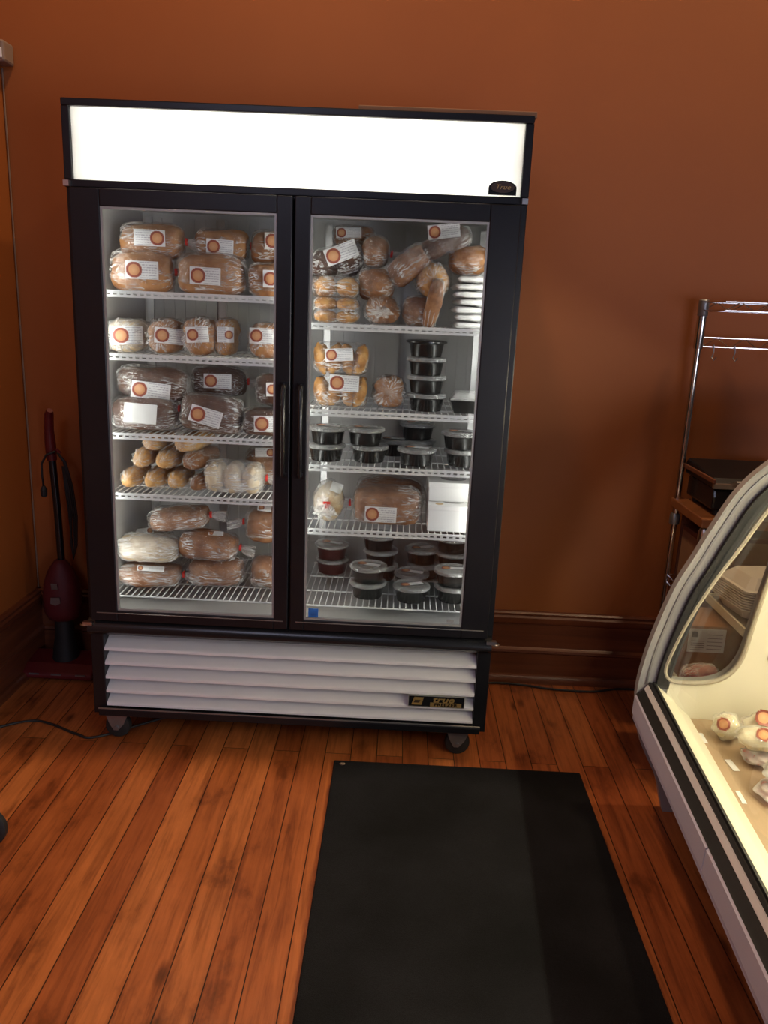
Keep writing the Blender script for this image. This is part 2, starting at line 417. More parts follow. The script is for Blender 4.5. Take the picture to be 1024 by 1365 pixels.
hb.box(.022, .026, .006, .13, 1.862, ZT - .015); hb.box(W - .026, W - .022, .006, .13, 1.862, ZT - .015)
hb.box(.026, W - .026, .006, .13, ZT - .019, ZT - .015); hb.box(.026, W - .026, .006, .13, 1.862, 1.866); hb.box(.026, W - .026, .125, .13, 1.866, ZT - .019)
hb.obj('header_box', M['shelfwhite'], fz)
# translucent sign panel lit by a tube behind it
m, nt, out = nm('sign_panel')
t_ = N(nt, 'ShaderNodeBsdfTranslucent', Color=(.93, .92, .88, 1)); d_ = N(nt, 'ShaderNodeBsdfDiffuse', Color=(.85, .85, .82, 1)); mx = nt.nodes.new('ShaderNodeMixShader'); mx.inputs[0].default_value = .25
nt.links.new(t_.outputs[0], mx.inputs[1]); nt.links.new(d_.outputs[0], mx.inputs[2]); nt.links.new(mx.outputs[0], out.inputs[0]); M['sign'] = m
me = bpy.data.meshes.new('header_panel'); me.from_pydata([(.024, 0, 1.867), (W - .024, 0, 1.867), (W - .024, 0, ZT - .021), (.024, 0, ZT - .021)], [], [(0, 1, 2, 3)])
hp = link('header_panel', me, M['sign'], fz, loc=(0, .002, 0)); hp['label'] = 'glowing white header sign'
M['tubeh'] = emit('header_lamp_glow', (1, .96, .87), 17)
ht = MB().tube([(.085, .07, 1.967), (W - .085, .07, 1.967)], .013, 14).obj('header_lamp', M['tubeh'], fz, smooth='auto')
for x in (.055, W - .055): MB().box(x - .03, x + .03, .05, .125, 1.945, 1.99).obj('lamp_socket', M['beige'], fz)
# emblem: low arch with an oval
e = MB(); n = 20
arch = [(-.041, 0), (.041, 0), (.041, .020)] + [(.041 * math.cos(PI * i / n), .020 + .020 * math.sin(PI * i / n)) for i in range(1, n)] + [(-.041, .020)]
e.prism(arch, -.006, 0); em = e.obj('emblem', M['blackgloss'], fz, loc=(1.297, -.0005, 1.8715))
ov = MB().prism([(.035 * math.cos(2 * PI * i / 28), .015 * math.sin(2 * PI * i / 28)) for i in range(28)], -.0012, 0).obj('emblem_oval', M['brownfoil'], em, loc=(0, -.006, .0215))
text_mesh('emblem_lettering', 'True', .018, M['gold'], em, (0, -.0075, .0215), sx=1.3, shear=.3)
# liner
b = MB(); IX0, IX1, IZ0, IZ1, IY1 = .050, W - .050, .478, 1.838, .555
b.box(.045, IX0, .012, .585, .465, 1.845); b.box(IX1, W - .045, .012, .585, .465, 1.845)
b.box(IX0, IX1, IY1, .585, .465, 1.845); b.box(IX0, IX1, .0, IY1, .465, IZ0); b.box(IX0, IX1, .012, IY1, IZ1, 1.845)
for i in range(32): b.box(.07 + i * .04, .082 + i * .04, IY1 - .006, IY1, .50, 1.82)
b.obj('liner', M['liner'], fz)
b = MB()
for x in (.075, .345, .635, .74, 1.03, 1.30): b.box(x - .012, x + .012, IY1 - .018, IY1 - .006, .50, 1.82)
b.obj('shelf_standard', M['steel'], fz)
# front frame inside the doors: jambs and centre mullion, lamp tubes behind them
b = MB(); b.box(.045, .072, -.002, .012, .465, 1.845); b.box(W - .072, W - .045, -.002, .012, .465, 1.845); b.box(.655, .72, -.002, .014, .465, 1.845)
b.obj('front_jamb', M['black'], fz)
M['tubei'] = emit('interior_lamp_glow', (1, .985, .93), 15)
for x in (.068, .6875, W - .066):
    MB().tube([(x, .036, .56), (x, .036, 1.76)], .011, 12).obj('lamp_tube', M['tubei'], fz, smooth='auto')
# doors
def door(x0, x1, gx0, gx1, side):
    z0, z1, gz0, gz1 = .478, 1.842, .516, 1.792
    b = MB(); y0, y1 = -.038, -.006
    b.box(x0, gx0, y0, y1, z0, z1); b.box(gx1, x1, y0, y1, z0, z1); b.box(gx0, gx1, y0, y1, gz1, z1); b.box(gx0, gx1, y0, y1, z0, gz0)
    dr = b.obj('door', M['black'], fz, bevel=.003)
    MB().box(gx0 - .004, gx1 + .004, -.024, -.020, gz0 - .004, gz1 + .004).obj('glass_pane', M['glass'], dr)
    t = .0065; b = MB(); ya, yb = -.034, -.026
    b.box(gx0, gx0 + t, ya, yb, gz0, gz1); b.box(gx1 - t, gx1, ya, yb, gz0, gz1); b.box(gx0 + t, gx1 - t, ya, yb, gz1 - t, gz1); b.box(gx0 + t, gx1 - t, ya, yb, gz0, gz0 + t)
    q = b.obj('glass_trim', M['alum'], dr); q['label'] = 'thin grey metal trim round the glass'
    hx = .6665 if side < 0 else .719
    b = MB(); b.tube([(hx, -.038, 1.29), (hx, -.060, 1.288), (hx, -.066, 1.278), (hx, -.066, 1.02), (hx, -.060, 1.01), (hx, -.038, 1.008)], .0075, 10)
    b.box(hx - .011, hx + .011, -.043, -.037, .998, 1.018); b.box(hx - .011, hx + .011, -.043, -.037, 1.28, 1.30)
    b.obj('handle', M['blackgloss'], dr, smooth='auto')
    MB().tube([(x0 + .02, -.0395, .5075), (x1 - .015, -.0395, .5075)], .0018, 6).obj('bottom_strip', M['dullmetal'], dr)
    return dr
dl = door(.022, .684, .1112, .6369, -1); dr = door(.691, W - .022, .7381, W - .1112, 1)
MB().box(.752, .785, -.0252, -.0242, .522, .553).obj('energy_sticker', M['blue'], dr)['label'] = 'small square blue sticker'
MB().box(1.215, 1.238, -.0252, -.0245, .527, .537).obj('glass_mark', M['alum'], dr)
# ledge under the doors
MB().prism([(0, .476), (-.012, .474), (-.026, .462), (-.034, .446), (-.034, .434), (-.024, .422), (-.004, .414), (0.02, .414), (.02, .476)], .004, W - .004, 'yz').obj('sill', M['blackgloss'], fz, smooth='auto')
for x, sg in ((.006, -1), (W - .006, 1)):
    b = MB(); b.box(x - .016, x + .016, -.036, -.018, .457, .468); b.tube([(x + sg * (.012 + .014 * math.cos(a)), -.024 - .012 * math.sin(a), .456) for a in [i * PI / 6 for i in range(12)]], .0025, 6, closed=True)
    b.obj('hinge', M['steel'], fz)
    MB().box(x - .014 * (1 if sg > 0 else .2), x + .014 * (1 if sg < 0 else .2), -.03, -.012, 1.846, 1.862).obj('hinge', M['steel'], fz)
# lower grille of five slats
MB().box(.045, W - .045, .115, .120, .135, .415).obj('grille_backing', M['blackgloss'], fz)
for z in (.352, .299, .246, .193, .143):
    b = MB(); b.prism([(0, z), (0, z + .008), (.003, z + .0115), (.085, z + .052), (.085, z + .049), (.006, z + .008), (.006, z)], .046, W - .046, 'yz')
    b.obj('grille_slat', M['slat'], fz)
MB().box(.02, W - .02, -.014, .12, ZB - .003, .134).obj('bottom_lip', M['black'], fz, bevel=.003)
MB().tube([(.02, -.012, .137), (W - .02, -.012, .137)], .003, 6).obj('lip_edge', M['dullmetal'], fz)
np_ = MB().box(1.103, 1.296, -.005, -.001, .203, .243).obj('nameplate', M['blackgloss'], fz)
b = MB().prism([(-.021, -.013), (.014, -.013), (.021, .015), (-.012, .015)], -.001, .0005).obj('nameplate_badge', M['gold'], np_, loc=(1.134, -.0056, .2225))
MB().prism([(-.014, -.006), (.006, -.006), (.010, .004), (-.009, .004)], -.0008, 0).obj('badge_mark', M['brownfoil'], b, loc=(0, -.001, .001))
text_mesh('nameplate_word', 'true', .030, M['gold'], np_, (1.222, -.0058, .2305), sx=1.45, bold=.0006, shear=.25)
MB().box(1.178, 1.286, -.0058, -.005, .2045, .2195).obj('nameplate_bar', M['gold'], np_)
text_mesh('nameplate_word', 'FREEZER', .0155, M['blackgloss'], np_, (1.232, -.0064, .212), sx=1.35, bold=.0004)
b = MB()
for q in [(1.103, 1.296, .2015, .2035), (1.103, 1.296, .2425, .2445)]: b.box(q[0], q[1], -.0062, -.001, q[2], q[3])
for q in [(1.1015, 1.1035), (1.2945, 1.2965)]: b.box(q[0], q[1], -.0062, -.001, .2015, .2445)
b.obj('nameplate_border', M['alum'], np_)
def castor(x, y, flip):
    c = MB(); c.box(-.045, .045, -.04, .05, .104, .112)
    for yy in (-.022, .018): c.prism([(-.045, .106), (.045, .106), (.024, .056), (.004, .032), (-.012, .032), (-.026, .056)], yy, yy + .004)
    c.lathe([(.007, -.028), (.007, .028)], 10, (0, 0, .045), 'y')
    k = c.obj('castor', M['dullmetal'], fz, bevel=.001, loc=(x, y, 0))
    MB().lathe([(.012, -.017), (.030, -.017), (.042, -.014), (.045, -.006), (.045, .006), (.042, .014), (.030, .017), (.012, .017)], 28, (0, 0, .045), 'y').obj('wheel', M['rubber'], k, smooth='auto')
for x, y in ((.068, .046), (1.285, .048), (.068, .53), (1.285, .53)): castor(x, y, 1)
MB().lathe([(.012, -.02), (.012, 0)], 14, (.68, .05, .11), 'z').obj('drain_fitting', M['steel'], fz)

def shelf(x0, x1, z, rail=True):
    b = MB(); y0, y1 = .062, .53; n = int((x1 - x0) / .0215)
    for i in range(n + 1):
        x = x0 + .006 + (x1 - x0 - .012) * i / n; b.tube([(x, y0, z - .0025), (x, y1, z - .0025)], .0019, 5)
    for y in (y0 + .002, .21, .37, y1): b.tube([(x0, y, z - .0058), (x1, y, z - .0058)], .0028, 6)
    s = b.obj('shelf', M['shelfwhite'], fz)
    if rail:
        r = MB(); r.box(x0, x1, y0 - .010, y0 - .005, z - .019, z - .0115); r.box(x0, x1, y0 - .010, y0 - .005, z - .0045, z + .002)
        k = int((x1 - x0) / .0215)
        for i in range(k + 1):
            x = x0 + (x1 - x0 - .009) * i / k; r.box(x, x + .009, y0 - .0095, y0 - .005, z - .0115, z - .0045)
        r.obj('price_rail', M['shelfwhite'], s)
    return s
SZ = {'L1': 1.553, 'L2': 1.357, 'L3': 1.101, 'L4': .898, 'L5': .536, 'R1': 1.480, 'R2': 1.207, 'R3': 1.025, 'R4': .807, 'R5': .536}
for k, z in SZ.items():
    if k[0] == 'L': shelf(.056, .665, z, k != 'L5')
    else: shelf(.71, 1.318, z, k != 'R5')

# flat cardboard lying on top of the freezer
cbd = MB().box(.865, 1.385, .02, .45, ZT + .0005, ZT + .017).obj('cardboard_sheet', M['cardboard'], bevel=.002)
tag(cbd, 'thin flat brown board lying on top of the freezer at the right', 'board')
LOAVES = [
    ('tin', 'tan', 0.171, 0.165, 1.553, 0.202, 0.13, 0.132, 0, 0, 1, (0.187, 0.1, 1.62, 0.101, 0.055, 0.5, -1), 'tan bagged loaf at left front of the top left shelf', 'L1'),
    ('tin', 'tan', 0.397, 0.17, 1.553, 0.221, 0.14, 0.132, -0.5, 180, 1, (0.389, 0.1, 1.61, 0.096, 0.053, 1.5, -1), 'tan bagged loaf at middle front of the top left shelf', 'L1'),
    ('tin', 'tan', 0.6, 0.165, 1.553, 0.167, 0.13, 0.109, 0, 0, 1, (0.615, 0.1, 1.61, 0.082, 0.053, -0.5, -1), 'tan bagged loaf at right front of the top left shelf, half behind the door frame', 'L1'),
    ('tin', 'tan', 0.194, 0.205, 1.657, 0.203, 0.13, 0.115, -0.5, 0, 1, (0.202, 0.14, 1.721, 0.096, 0.05, 0.5, 1), 'tan bagged loaf atop the left front loaf, top left shelf, logo right of label', 'L1'),
    ('tin', 'tan', 0.416, 0.235, 1.663, 0.174, 0.13, 0.1, 0.5, 0, 1, (0.421, 0.17, 1.704, 0.086, 0.046, 2.5, -1), 'tan bagged loaf lying on the middle front loaf of the top left shelf', 'L1'),
    ('tin', 'brown', 0.595, 0.22, 1.658, 0.158, 0.12, 0.11, 0, 180, 0, (0.611, 0.16, 1.729, 0.085, 0.05, -0.5, -1), 'brown bagged loaf lying on the right front loaf of the top left shelf', 'L1'),
    ('mush', 'floury', 0.107, 0.2, 1.357, 0.127, 0.2, 0.108, 0, 90, 0, (0.134, 0.1, 1.415, 0.096, 0.058, -2.5, -1), 'pale bagged loaf at left end of the second left shelf, lit bright by the lamp', 'L2'),
    ('mush', 'tan', 0.234, 0.21, 1.357, 0.115, 0.2, 0.115, 0, 90, 0, (0.27, 0.11, 1.418, 0.1, 0.05, 3.5, -1), 'tan bagged loaf second from left on the second left shelf', 'L2'),
    ('mush', 'tan', 0.352, 0.2, 1.357, 0.109, 0.2, 0.125, 0, 90, 0, (0.361, 0.1, 1.427, 0.072, 0.05, -4.5, -1), 'glossy bagged loaf third from left on the second left shelf', 'L2'),
    ('mush', 'gold', 0.425, 0.25, 1.357, 0.077, 0.18, 0.123, 0, 90, 0, (0.44, 0.16, 1.428, 0.055, 0.05, -0.5, 1), 'golden bagged loaf tucked behind the third one on the second left shelf', 'L2'),
    ('mush', 'tan', 0.57, 0.21, 1.357, 0.114, 0.2, 0.115, 0, 90, 0, (0.568, 0.11, 1.431, 0.078, 0.05, 0.5, -1), 'bagged loaf at right end of the second left shelf beside the door frame', 'L2'),
    ('tin', 'dark', 0.161, 0.17, 1.101, 0.226, 0.14, 0.114, 0, 180, 0, (0.166, 0.1, 1.163, 0.104, 0.065, 2.5, 0), 'dark rye loaf at left front of the third left shelf with a plain white label', 'L3'),
    ('tin', 'dark', 0.385, 0.17, 1.101, 0.211, 0.14, 0.132, 5.5, 180, 1, (0.384, 0.1, 1.163, 0.105, 0.055, 14.5, -1), 'dark rye loaf at middle front of the third left shelf with a tilted label', 'L3'),
    ('tin', 'dark', 0.592, 0.17, 1.101, 0.194, 0.14, 0.093, 0, 180, 0, (0.601, 0.1, 1.148, 0.11, 0.053, -2.5, -1), 'dark rye loaf at right front of the third left shelf, at the door frame', 'L3'),
    ('tin', 'dark', 0.18, 0.2, 1.199, 0.237, 0.14, 0.118, 3.5, 0, 0, (0.194, 0.13, 1.236, 0.125, 0.055, 5.5, -1), 'dark rye loaf lying across the left front rye loaf, label low on its side', 'L3'),
    ('tin', 'dark', 0.384, 0.31, 1.211, 0.187, 0.14, 0.102, 0, 0, 1, (0.393, 0.24, 1.267, 0.094, 0.049, -0.5, -1), 'dark rye loaf at the back middle of the third left shelf', 'L3'),
    ('tin', 'dark', 0.607, 0.215, 1.192, 0.15, 0.13, 0.112, 0, 0, 0, (0.61, 0.15, 1.257, 0.065, 0.045, -2.5, -1), 'dark rye loaf lying on the right front rye loaf', 'L3'),
    ('buns', 'floury', 0.466, 0.165, 0.898, 0.203, 0.13, 0.109, 1.5, 0, 1, None, 'clear bag of floury white buns closed with a red tie on the fourth left shelf', 'L4'),
    ('tin', 'brown', 0.579, 0.29, 0.904, 0.195, 0.14, 0.134, 0, 180, 0, (0.563, 0.22, 1.029, 0.07, 0.032, -2.5, 1), 'bagged brown loaf behind the floury buns on the fourth left shelf', 'L4'),
    ('tin', 'brown', 0.155, 0.185, 0.536, 0.224, 0.15, 0.076, 0, 0, 1, (0.181, 0.11, 0.619, 0.092, 0.019, 0.5, -1), 'bagged brown loaf at the bottom left corner of the lowest left shelf', 'L5'),
    ('tin', 'brown', 0.388, 0.225, 0.536, 0.209, 0.15, 0.098, 0, 180, 0, None, 'bagged brown loaf in the middle of the lowest left shelf, under a slanting one', 'L5'),
    ('tin', 'brown', 0.607, 0.225, 0.536, 0.195, 0.15, 0.114, 0, 180, 0, None, 'bagged brown loaf at right end of the lowest left shelf', 'L5'),
    ('tin', 'pale', 0.154, 0.19, 0.626, 0.217, 0.14, 0.091, 0, 0, 1, None, 'pale wrapped loaf on top of the bottom left corner loaf, red tie at its right', 'L5'),
    ('tin', 'brown', 0.359, 0.22, 0.632, 0.207, 0.14, 0.103, 3.5, 0, 1, (0.403, 0.15, 0.747, 0.052, 0.016, 1.5, -1), 'slanting wrapped loaf on the middle loaf of the lowest left shelf', 'L5'),
    ('tin', 'brown', 0.595, 0.245, 0.704, 0.209, 0.15, 0.125, 0, 180, 1, (0.57, 0.17, 0.842, 0.049, 0.024, 3.5, -1), 'top loaf of right pile on the lowest left shelf, tied end pointing left', 'L5'),
    ('tin', 'brown', 0.257, 0.23, 0.735, 0.212, 0.14, 0.09, -6.5, 0, 1, None, 'top loaf of left pile on the lowest left shelf, tied end pointing right', 'L5'),
    ('tin', 'brown', 0.097, 0.38, 0.587, 0.168, 0.12, 0.096, 0, 0, 0, (0.095, 0.32, 0.692, 0.064, 0.023, -10.5, 1), 'wrapped loaf standing behind the left pile of the lowest left shelf', 'L5'),
    ('buns22', 'gold', 0.805, 0.16, 1.48, 0.152, 0.12, 0.085, 0, 0, 0, None, 'clear bag of four golden buns at left end of the top right shelf', 'R1'),
    ('buns2', 'gold', 0.802, 0.17, 1.56, 0.152, 0.12, 0.069, 0, 180, 1, None, 'clear bag of two golden buns on top of the lowest left bag of buns', 'R1'),
    ('ball', 'brown', 0.951, 0.16, 1.48, 0.12, 0.12, 0.098, 0, -90, 2, None, 'round bagged loaf with its gathered end facing front on the top right shelf', 'R1'),
    ('ball', 'brown', 0.93, 0.18, 1.556, 0.117, 0.12, 0.109, 0, 0, 0, None, 'round glossy bagged loaf on top of the gathered one', 'R1'),
    ('buns2', 'dark', 0.809, 0.225, 1.622, 0.183, 0.13, 0.118, -14.5, 0, 0, (0.815, 0.16, 1.701, 0.106, 0.053, -22.5, -1), 'bag of dark buns with a tilted label, upper left of the top right shelf', 'R1'),
    ('ball', 'brown', 0.916, 0.21, 1.661, 0.088, 0.12, 0.105, 7.5, 0, 1, None, 'bagged bun with a red tie at the top middle of the right freezer bay', 'R1'),
    ('tin', 'brown', 0.841, 0.36, 1.728, 0.144, 0.12, 0.075, 0, 180, 0, (0.827, 0.3, 1.775, 0.085, 0.035, -2.5, -1), 'bagged loaf at the back of the top right shelf with a small label', 'R1'),
    ('ball', 'brown', 1.066, 0.16, 1.48, 0.095, 0.12, 0.101, 0, 0, 0, None, 'round bagged loaf standing on the top right shelf below the tall one', 'R1'),
    ('ball', 'gold', 1.113, 0.175, 1.571, 0.122, 0.13, 0.117, 0, 90, 1, None, 'large round golden loaf with its bag end pointing up on the top right shelf', 'R1'),
    ('stick', 'brown', 1.117, 0.105, 1.48, 0.076, 0.05, 0.15, 102.5, 0, 0, None, 'short glossy stick loaf leaning on the round loaves of the top right shelf', 'R1'),
    ('stick', 'brown', 1.033, 0.165, 1.618, 0.13, 0.09, 0.108, -40.5, 180, 0, None, 'long bagged stick loaf lying at a slant in the top right bay', 'R1'),
    ('stick', 'dark', 1.147, 0.165, 1.694, 0.163, 0.07, 0.098, -24.5, 180, 0, (1.138, 0.13, 1.777, 0.101, 0.043, -8.5, -1), 'dark slanting loaf with a label at the very top of the right freezer bay', 'R1'),
    ('ball', 'tan', 1.224, 0.2, 1.645, 0.129, 0.12, 0.102, 0, 0, 1, None, 'round bagged loaf on the stack of white packs', 'R1'),
    ('buns4', 'gold', 0.824, 0.19, 1.207, 0.181, 0.14, 0.103, -0.5, 180, 0, (0.839, 0.12, 1.29, 0.098, 0.053, 1.5, -1), 'bag of plaited rolls at left front of the second right shelf', 'R2'),
    ('buns4', 'gold', 0.822, 0.2, 1.311, 0.184, 0.14, 0.108, 0, 180, 0, (0.819, 0.13, 1.381, 0.091, 0.041, -4.5, -1), 'bag of plaited rolls lying on the other bag of plaited rolls', 'R2'),
    ('mush', 'tan', 0.986, 0.21, 1.207, 0.115, 0.14, 0.111, 2.5, 90, 0, None, 'square bagged loaf between the plaited rolls and the tall pile of tubs', 'R2'),
    ('ball', 'floury', 0.793, 0.18, 0.807, 0.107, 0.14, 0.144, 0, -90, 1, (0.825, 0.11, 0.94, 0.04, 0.033, 17.5, 0), 'white bag gathered in front at left end of the fourth right shelf', 'R4'),
    ('tin', 'brown', 0.997, 0.175, 0.807, 0.24, 0.15, 0.133, -0.5, 180, 1, (0.977, 0.1, 0.855, 0.107, 0.052, 0.5, -1), 'large glossy bagged loaf with a label in the middle of the fourth right shelf', 'R4'),
    ('tin', 'brown', 1.004, 0.34, 0.802, 0.254, 0.14, 0.136, 0, 0, 0, None, 'large bagged loaf behind the glossy one on the fourth right shelf', 'R4'),
]
TUBS = [
    ('R2', 1.113, 0.17, 0, 'round black tub at the bottom of the tall pile on the second right shelf'),
    ('R2', 1.109, 0.17, 1, 'round black tub second from the bottom of the tall pile'),
    ('R2', 1.106, 0.17, 2, 'round black tub third from the bottom of the tall pile'),
    ('R3', 0.782, 0.16, 0, 'lower round black tub at left end of the third right shelf'),
    ('R3', 0.786, 0.16, 1, 'upper round black tub at left end of the third right shelf'),
    ('R3', 0.928, 0.17, 0, 'lower round black tub of the second pile on the third right shelf'),
    ('R3', 0.913, 0.17, 1, 'upper round black tub of the second pile on the third right shelf'),
    ('R3', 1.007, 0.32, 0, 'round black tub set back between two piles on the third right shelf'),
    ('R3', 1.089, 0.15, 0, 'single round black tub in the middle front of the third right shelf'),
    ('R3', 1.096, 0.34, 0, 'lower round black tub behind the single one on the third right shelf'),
    ('R3', 1.092, 0.34, 1, 'upper round black tub behind the single one on the third right shelf'),
    ('R3', 1.248, 0.17, 0, 'lower round black tub at right end of the third right shelf'),
    ('R3', 1.236, 0.17, 1, 'upper round black tub at right end of the third right shelf'),
    ('R5', 0.941, 0.17, 0, 'lower round tub of the front left pile on the lowest right shelf'),
    ('R5', 0.941, 0.17, 1, 'upper round tub of the front left pile on the lowest right shelf'),
    ('R5', 1.096, 0.15, 0, 'single round tub in the middle front of the lowest right shelf'),
    ('R5', 1.244, 0.17, 0, 'lower round tub of the front right pile on the lowest right shelf'),
    ('R5', 1.239, 0.17, 1, 'upper round tub of the front right pile on the lowest right shelf'),
    ('R5', 1.098, 0.29, 0, 'round tub just behind the single front one on the lowest right shelf'),
    ('R5', 0.981, 0.37, 0, 'lowest tub of the tall rear pile behind the front left tubs'),
    ('R5', 0.978, 0.37, 1, 'middle tub of the tall rear pile behind the front left tubs'),
    ('R5', 0.969, 0.37, 2, 'top tub of the tall rear pile behind the front left tubs'),
    ('R5', 1.145, 0.41, 0, 'lower tub of the rear middle pile on the lowest right shelf'),
    ('R5', 1.135, 0.41, 1, 'upper tub of the rear middle pile on the lowest right shelf'),
    ('R5', 1.257, 0.38, 0, 'lowest tub of the rear right pile on the lowest right shelf'),
    ('R5', 1.253, 0.38, 1, 'middle tub of the rear right pile on the lowest right shelf'),
    ('R5', 1.246, 0.38, 2, 'top tub of the rear right pile on the lowest right shelf'),
    ('R5', 0.791, 0.42, 0, 'lower dark red tub at the back left of the lowest right shelf'),
    ('R5', 0.789, 0.42, 1, 'upper dark red tub at the back left of the lowest right shelf'),
]
TUBS += [('R2', 1.104, .17, 3, 'black tub with a black rim, open, topping the tall pile on the second right shelf')]
def topk(sh, x, y): return max(t[3] for t in TUBS if t[0] == sh and abs(t[1] - x) < .03 and abs(t[2] - y) < .03)

# ------------------------------------------------------------------ bagged bread
def se(c, e): return math.copysign(abs(c) ** e, c)
def loaf_mesh(L, D, H, kind, seed, grow=0.0, amp=.011):
    # long axis x, resting on z=0
    nu, nv = 26, 26; rings = []
    ex = {'tin': .70, 'mush': .72, 'stick': .85, 'ball': .95}.get(kind, .7)
    pe = {'tin': 3.4, 'mush': 4, 'stick': 2.6, 'ball': 2.2}.get(kind, 3.5)
    for i in range(nu + 1):
        t = -1 + 2 * i / nu; t = math.sin(t * PI / 2)
        s = max(0.0, 1 - abs(t) ** pe) ** (1 / pe) if abs(t) < 1 else 0
        ring = []
        for k in range(nv):
            th = 2 * PI * k / nv; c, sn = math.cos(th), math.sin(th)
            y = se(c, ex) * D / 2; z = se(sn, ex) * H / 2
            if kind == 'mush': y *= 1.0 if z > .05 * H else .90
            if kind == 'mush' and abs(z) < .10 * H: y *= .90
            if kind == 'tin' and z > 0: y *= 1 - .10 * (z / (H / 2)) ** 2
            p = Vector((t * L / 2, y * (.25 + .75 * s) if s > 0 else y * .25, z * (.35 + .65 * s) if s > 0 else z * .35))
            nn = noise.noise(Vector((p.x * 14 + seed, p.y * 14, p.z * 14))) * amp
            nn2 = noise.noise(Vector((p.x * 45 + seed, p.y * 45, p.z * 45))) * amp * .4
            q = p + p.normalized() * (nn + nn2 + grow)
            q.z = max(q.z, -H / 2 + (0 if grow > 0 else .0015)); ring.append((q.x, q.y, q.z + H / 2))
        rings.append(ring)
    return rings
def skin(rings, name, mat, parent, smooth=True):
    bm = bmesh.new(); R_ = [[bm.verts.new(p) for p in r] for r in rings]; n = len(rings[0])
    for A, B in zip(R_, R_[1:]):
        for k in range(n): bm.faces.new([A[k], A[(k + 1) % n], B[(k + 1) % n], B[k]])
    bm.faces.new(R_[0][::-1]); bm.faces.new(R_[-1])
    bmesh.ops.recalc_face_normals(bm, faces=bm.faces)
    uv = bm.loops.layers.uv.new('UVMap'); bm.verts.index_update(); nr = len(rings)
    for f_ in bm.faces:
        ks = [l.vert.index % n for l in f_.loops]; wrap = max(ks) == n - 1 and min(ks) == 0 and len(ks) == 4
        for l, k in zip(f_.loops, ks): l[uv].uv = ((l.vert.index // n) / (nr - 1), (k + (n if wrap and k == 0 else 0)) / n)
    me = bpy.data.meshes.new(name); bm.to_mesh(me); bm.free()
    return link(name, me, mat, parent, smooth)
def bag_rings(L, D, H, seed, tail, rnd=.62, pe=4):
    nv = 44; rings = []; rng = random.Random(seed); ph = rng.random() * 6; kf = rng.choice([9, 11, 13])
    st = [-1, -.985, -.95, -.89, -.8, -.68, -.54, -.38, -.2, 0, .2, .38, .54, .68, .78, .86, .92, .96, .985, 1.0]
    zc = H / 2
    for t in st:
        s = max(0.0, 1 - abs(t) ** pe) ** (1 / pe)
        s = max(s, .10 if (t > 0 and tail) else .22)
        ring = []
        for k in range(nv):
            th = 2 * PI * k / nv; c, sn = math.cos(th), math.sin(th)
            y = se(c, rnd) * D / 2 * s; z = se(sn, rnd) * H / 2 * s; x = t * L / 2
            end = max(0, abs(t) - .45) / .55
            f = math.sin(kf * th + ph + 3 * noise.noise(Vector((x * 20, seed, 0)))) * .0045 * (.3 + end) * (.4 + s)
            f += noise.noise(Vector((x * 38 + seed, y * 38, z * 38))) * .0045 + noise.noise(Vector((x * 95 + seed, y * 95, z * 95))) * .0016
            d = Vector((0, y, z)); d = d.normalized() if d.length > 1e-6 else Vector((0, 0, 1))
            q = Vector((x, y, z)) + d * f
            q.z = max(q.z, -H / 2) ; ring.append((q.x + (0 if abs(t) < .9 else math.copysign(.004, t) * noise.noise(Vector((th, seed, t)))), q.y, q.z + zc))
        rings.append(ring)
    if tail:
        x0 = L / 2
        for dx, r, fl in ((.006, .007, 1), (.012, .0065, 1), (.020, .014, .9), (.034, .024, .6), (.050, .031, .45), (.062, .034, .4)):
            ring = []
            for k in range(nv):
                th = 2 * PI * k / nv; rr = r * (1 + .30 * math.sin(7 * th + ph + dx * 40) * min(1, dx * 40)) + noise.noise(Vector((th * 2, dx * 60, seed))) * .004 * min(1, dx * 30)
                ring.append((x0 + dx + noise.noise(Vector((th * 1.5, seed, 5))) * .010 * min(1, dx * 16), rr * math.cos(th), max(.001, zc * (1 - dx * 3.5) + rr * fl * math.sin(th))))
            rings.append(ring)
    return rings
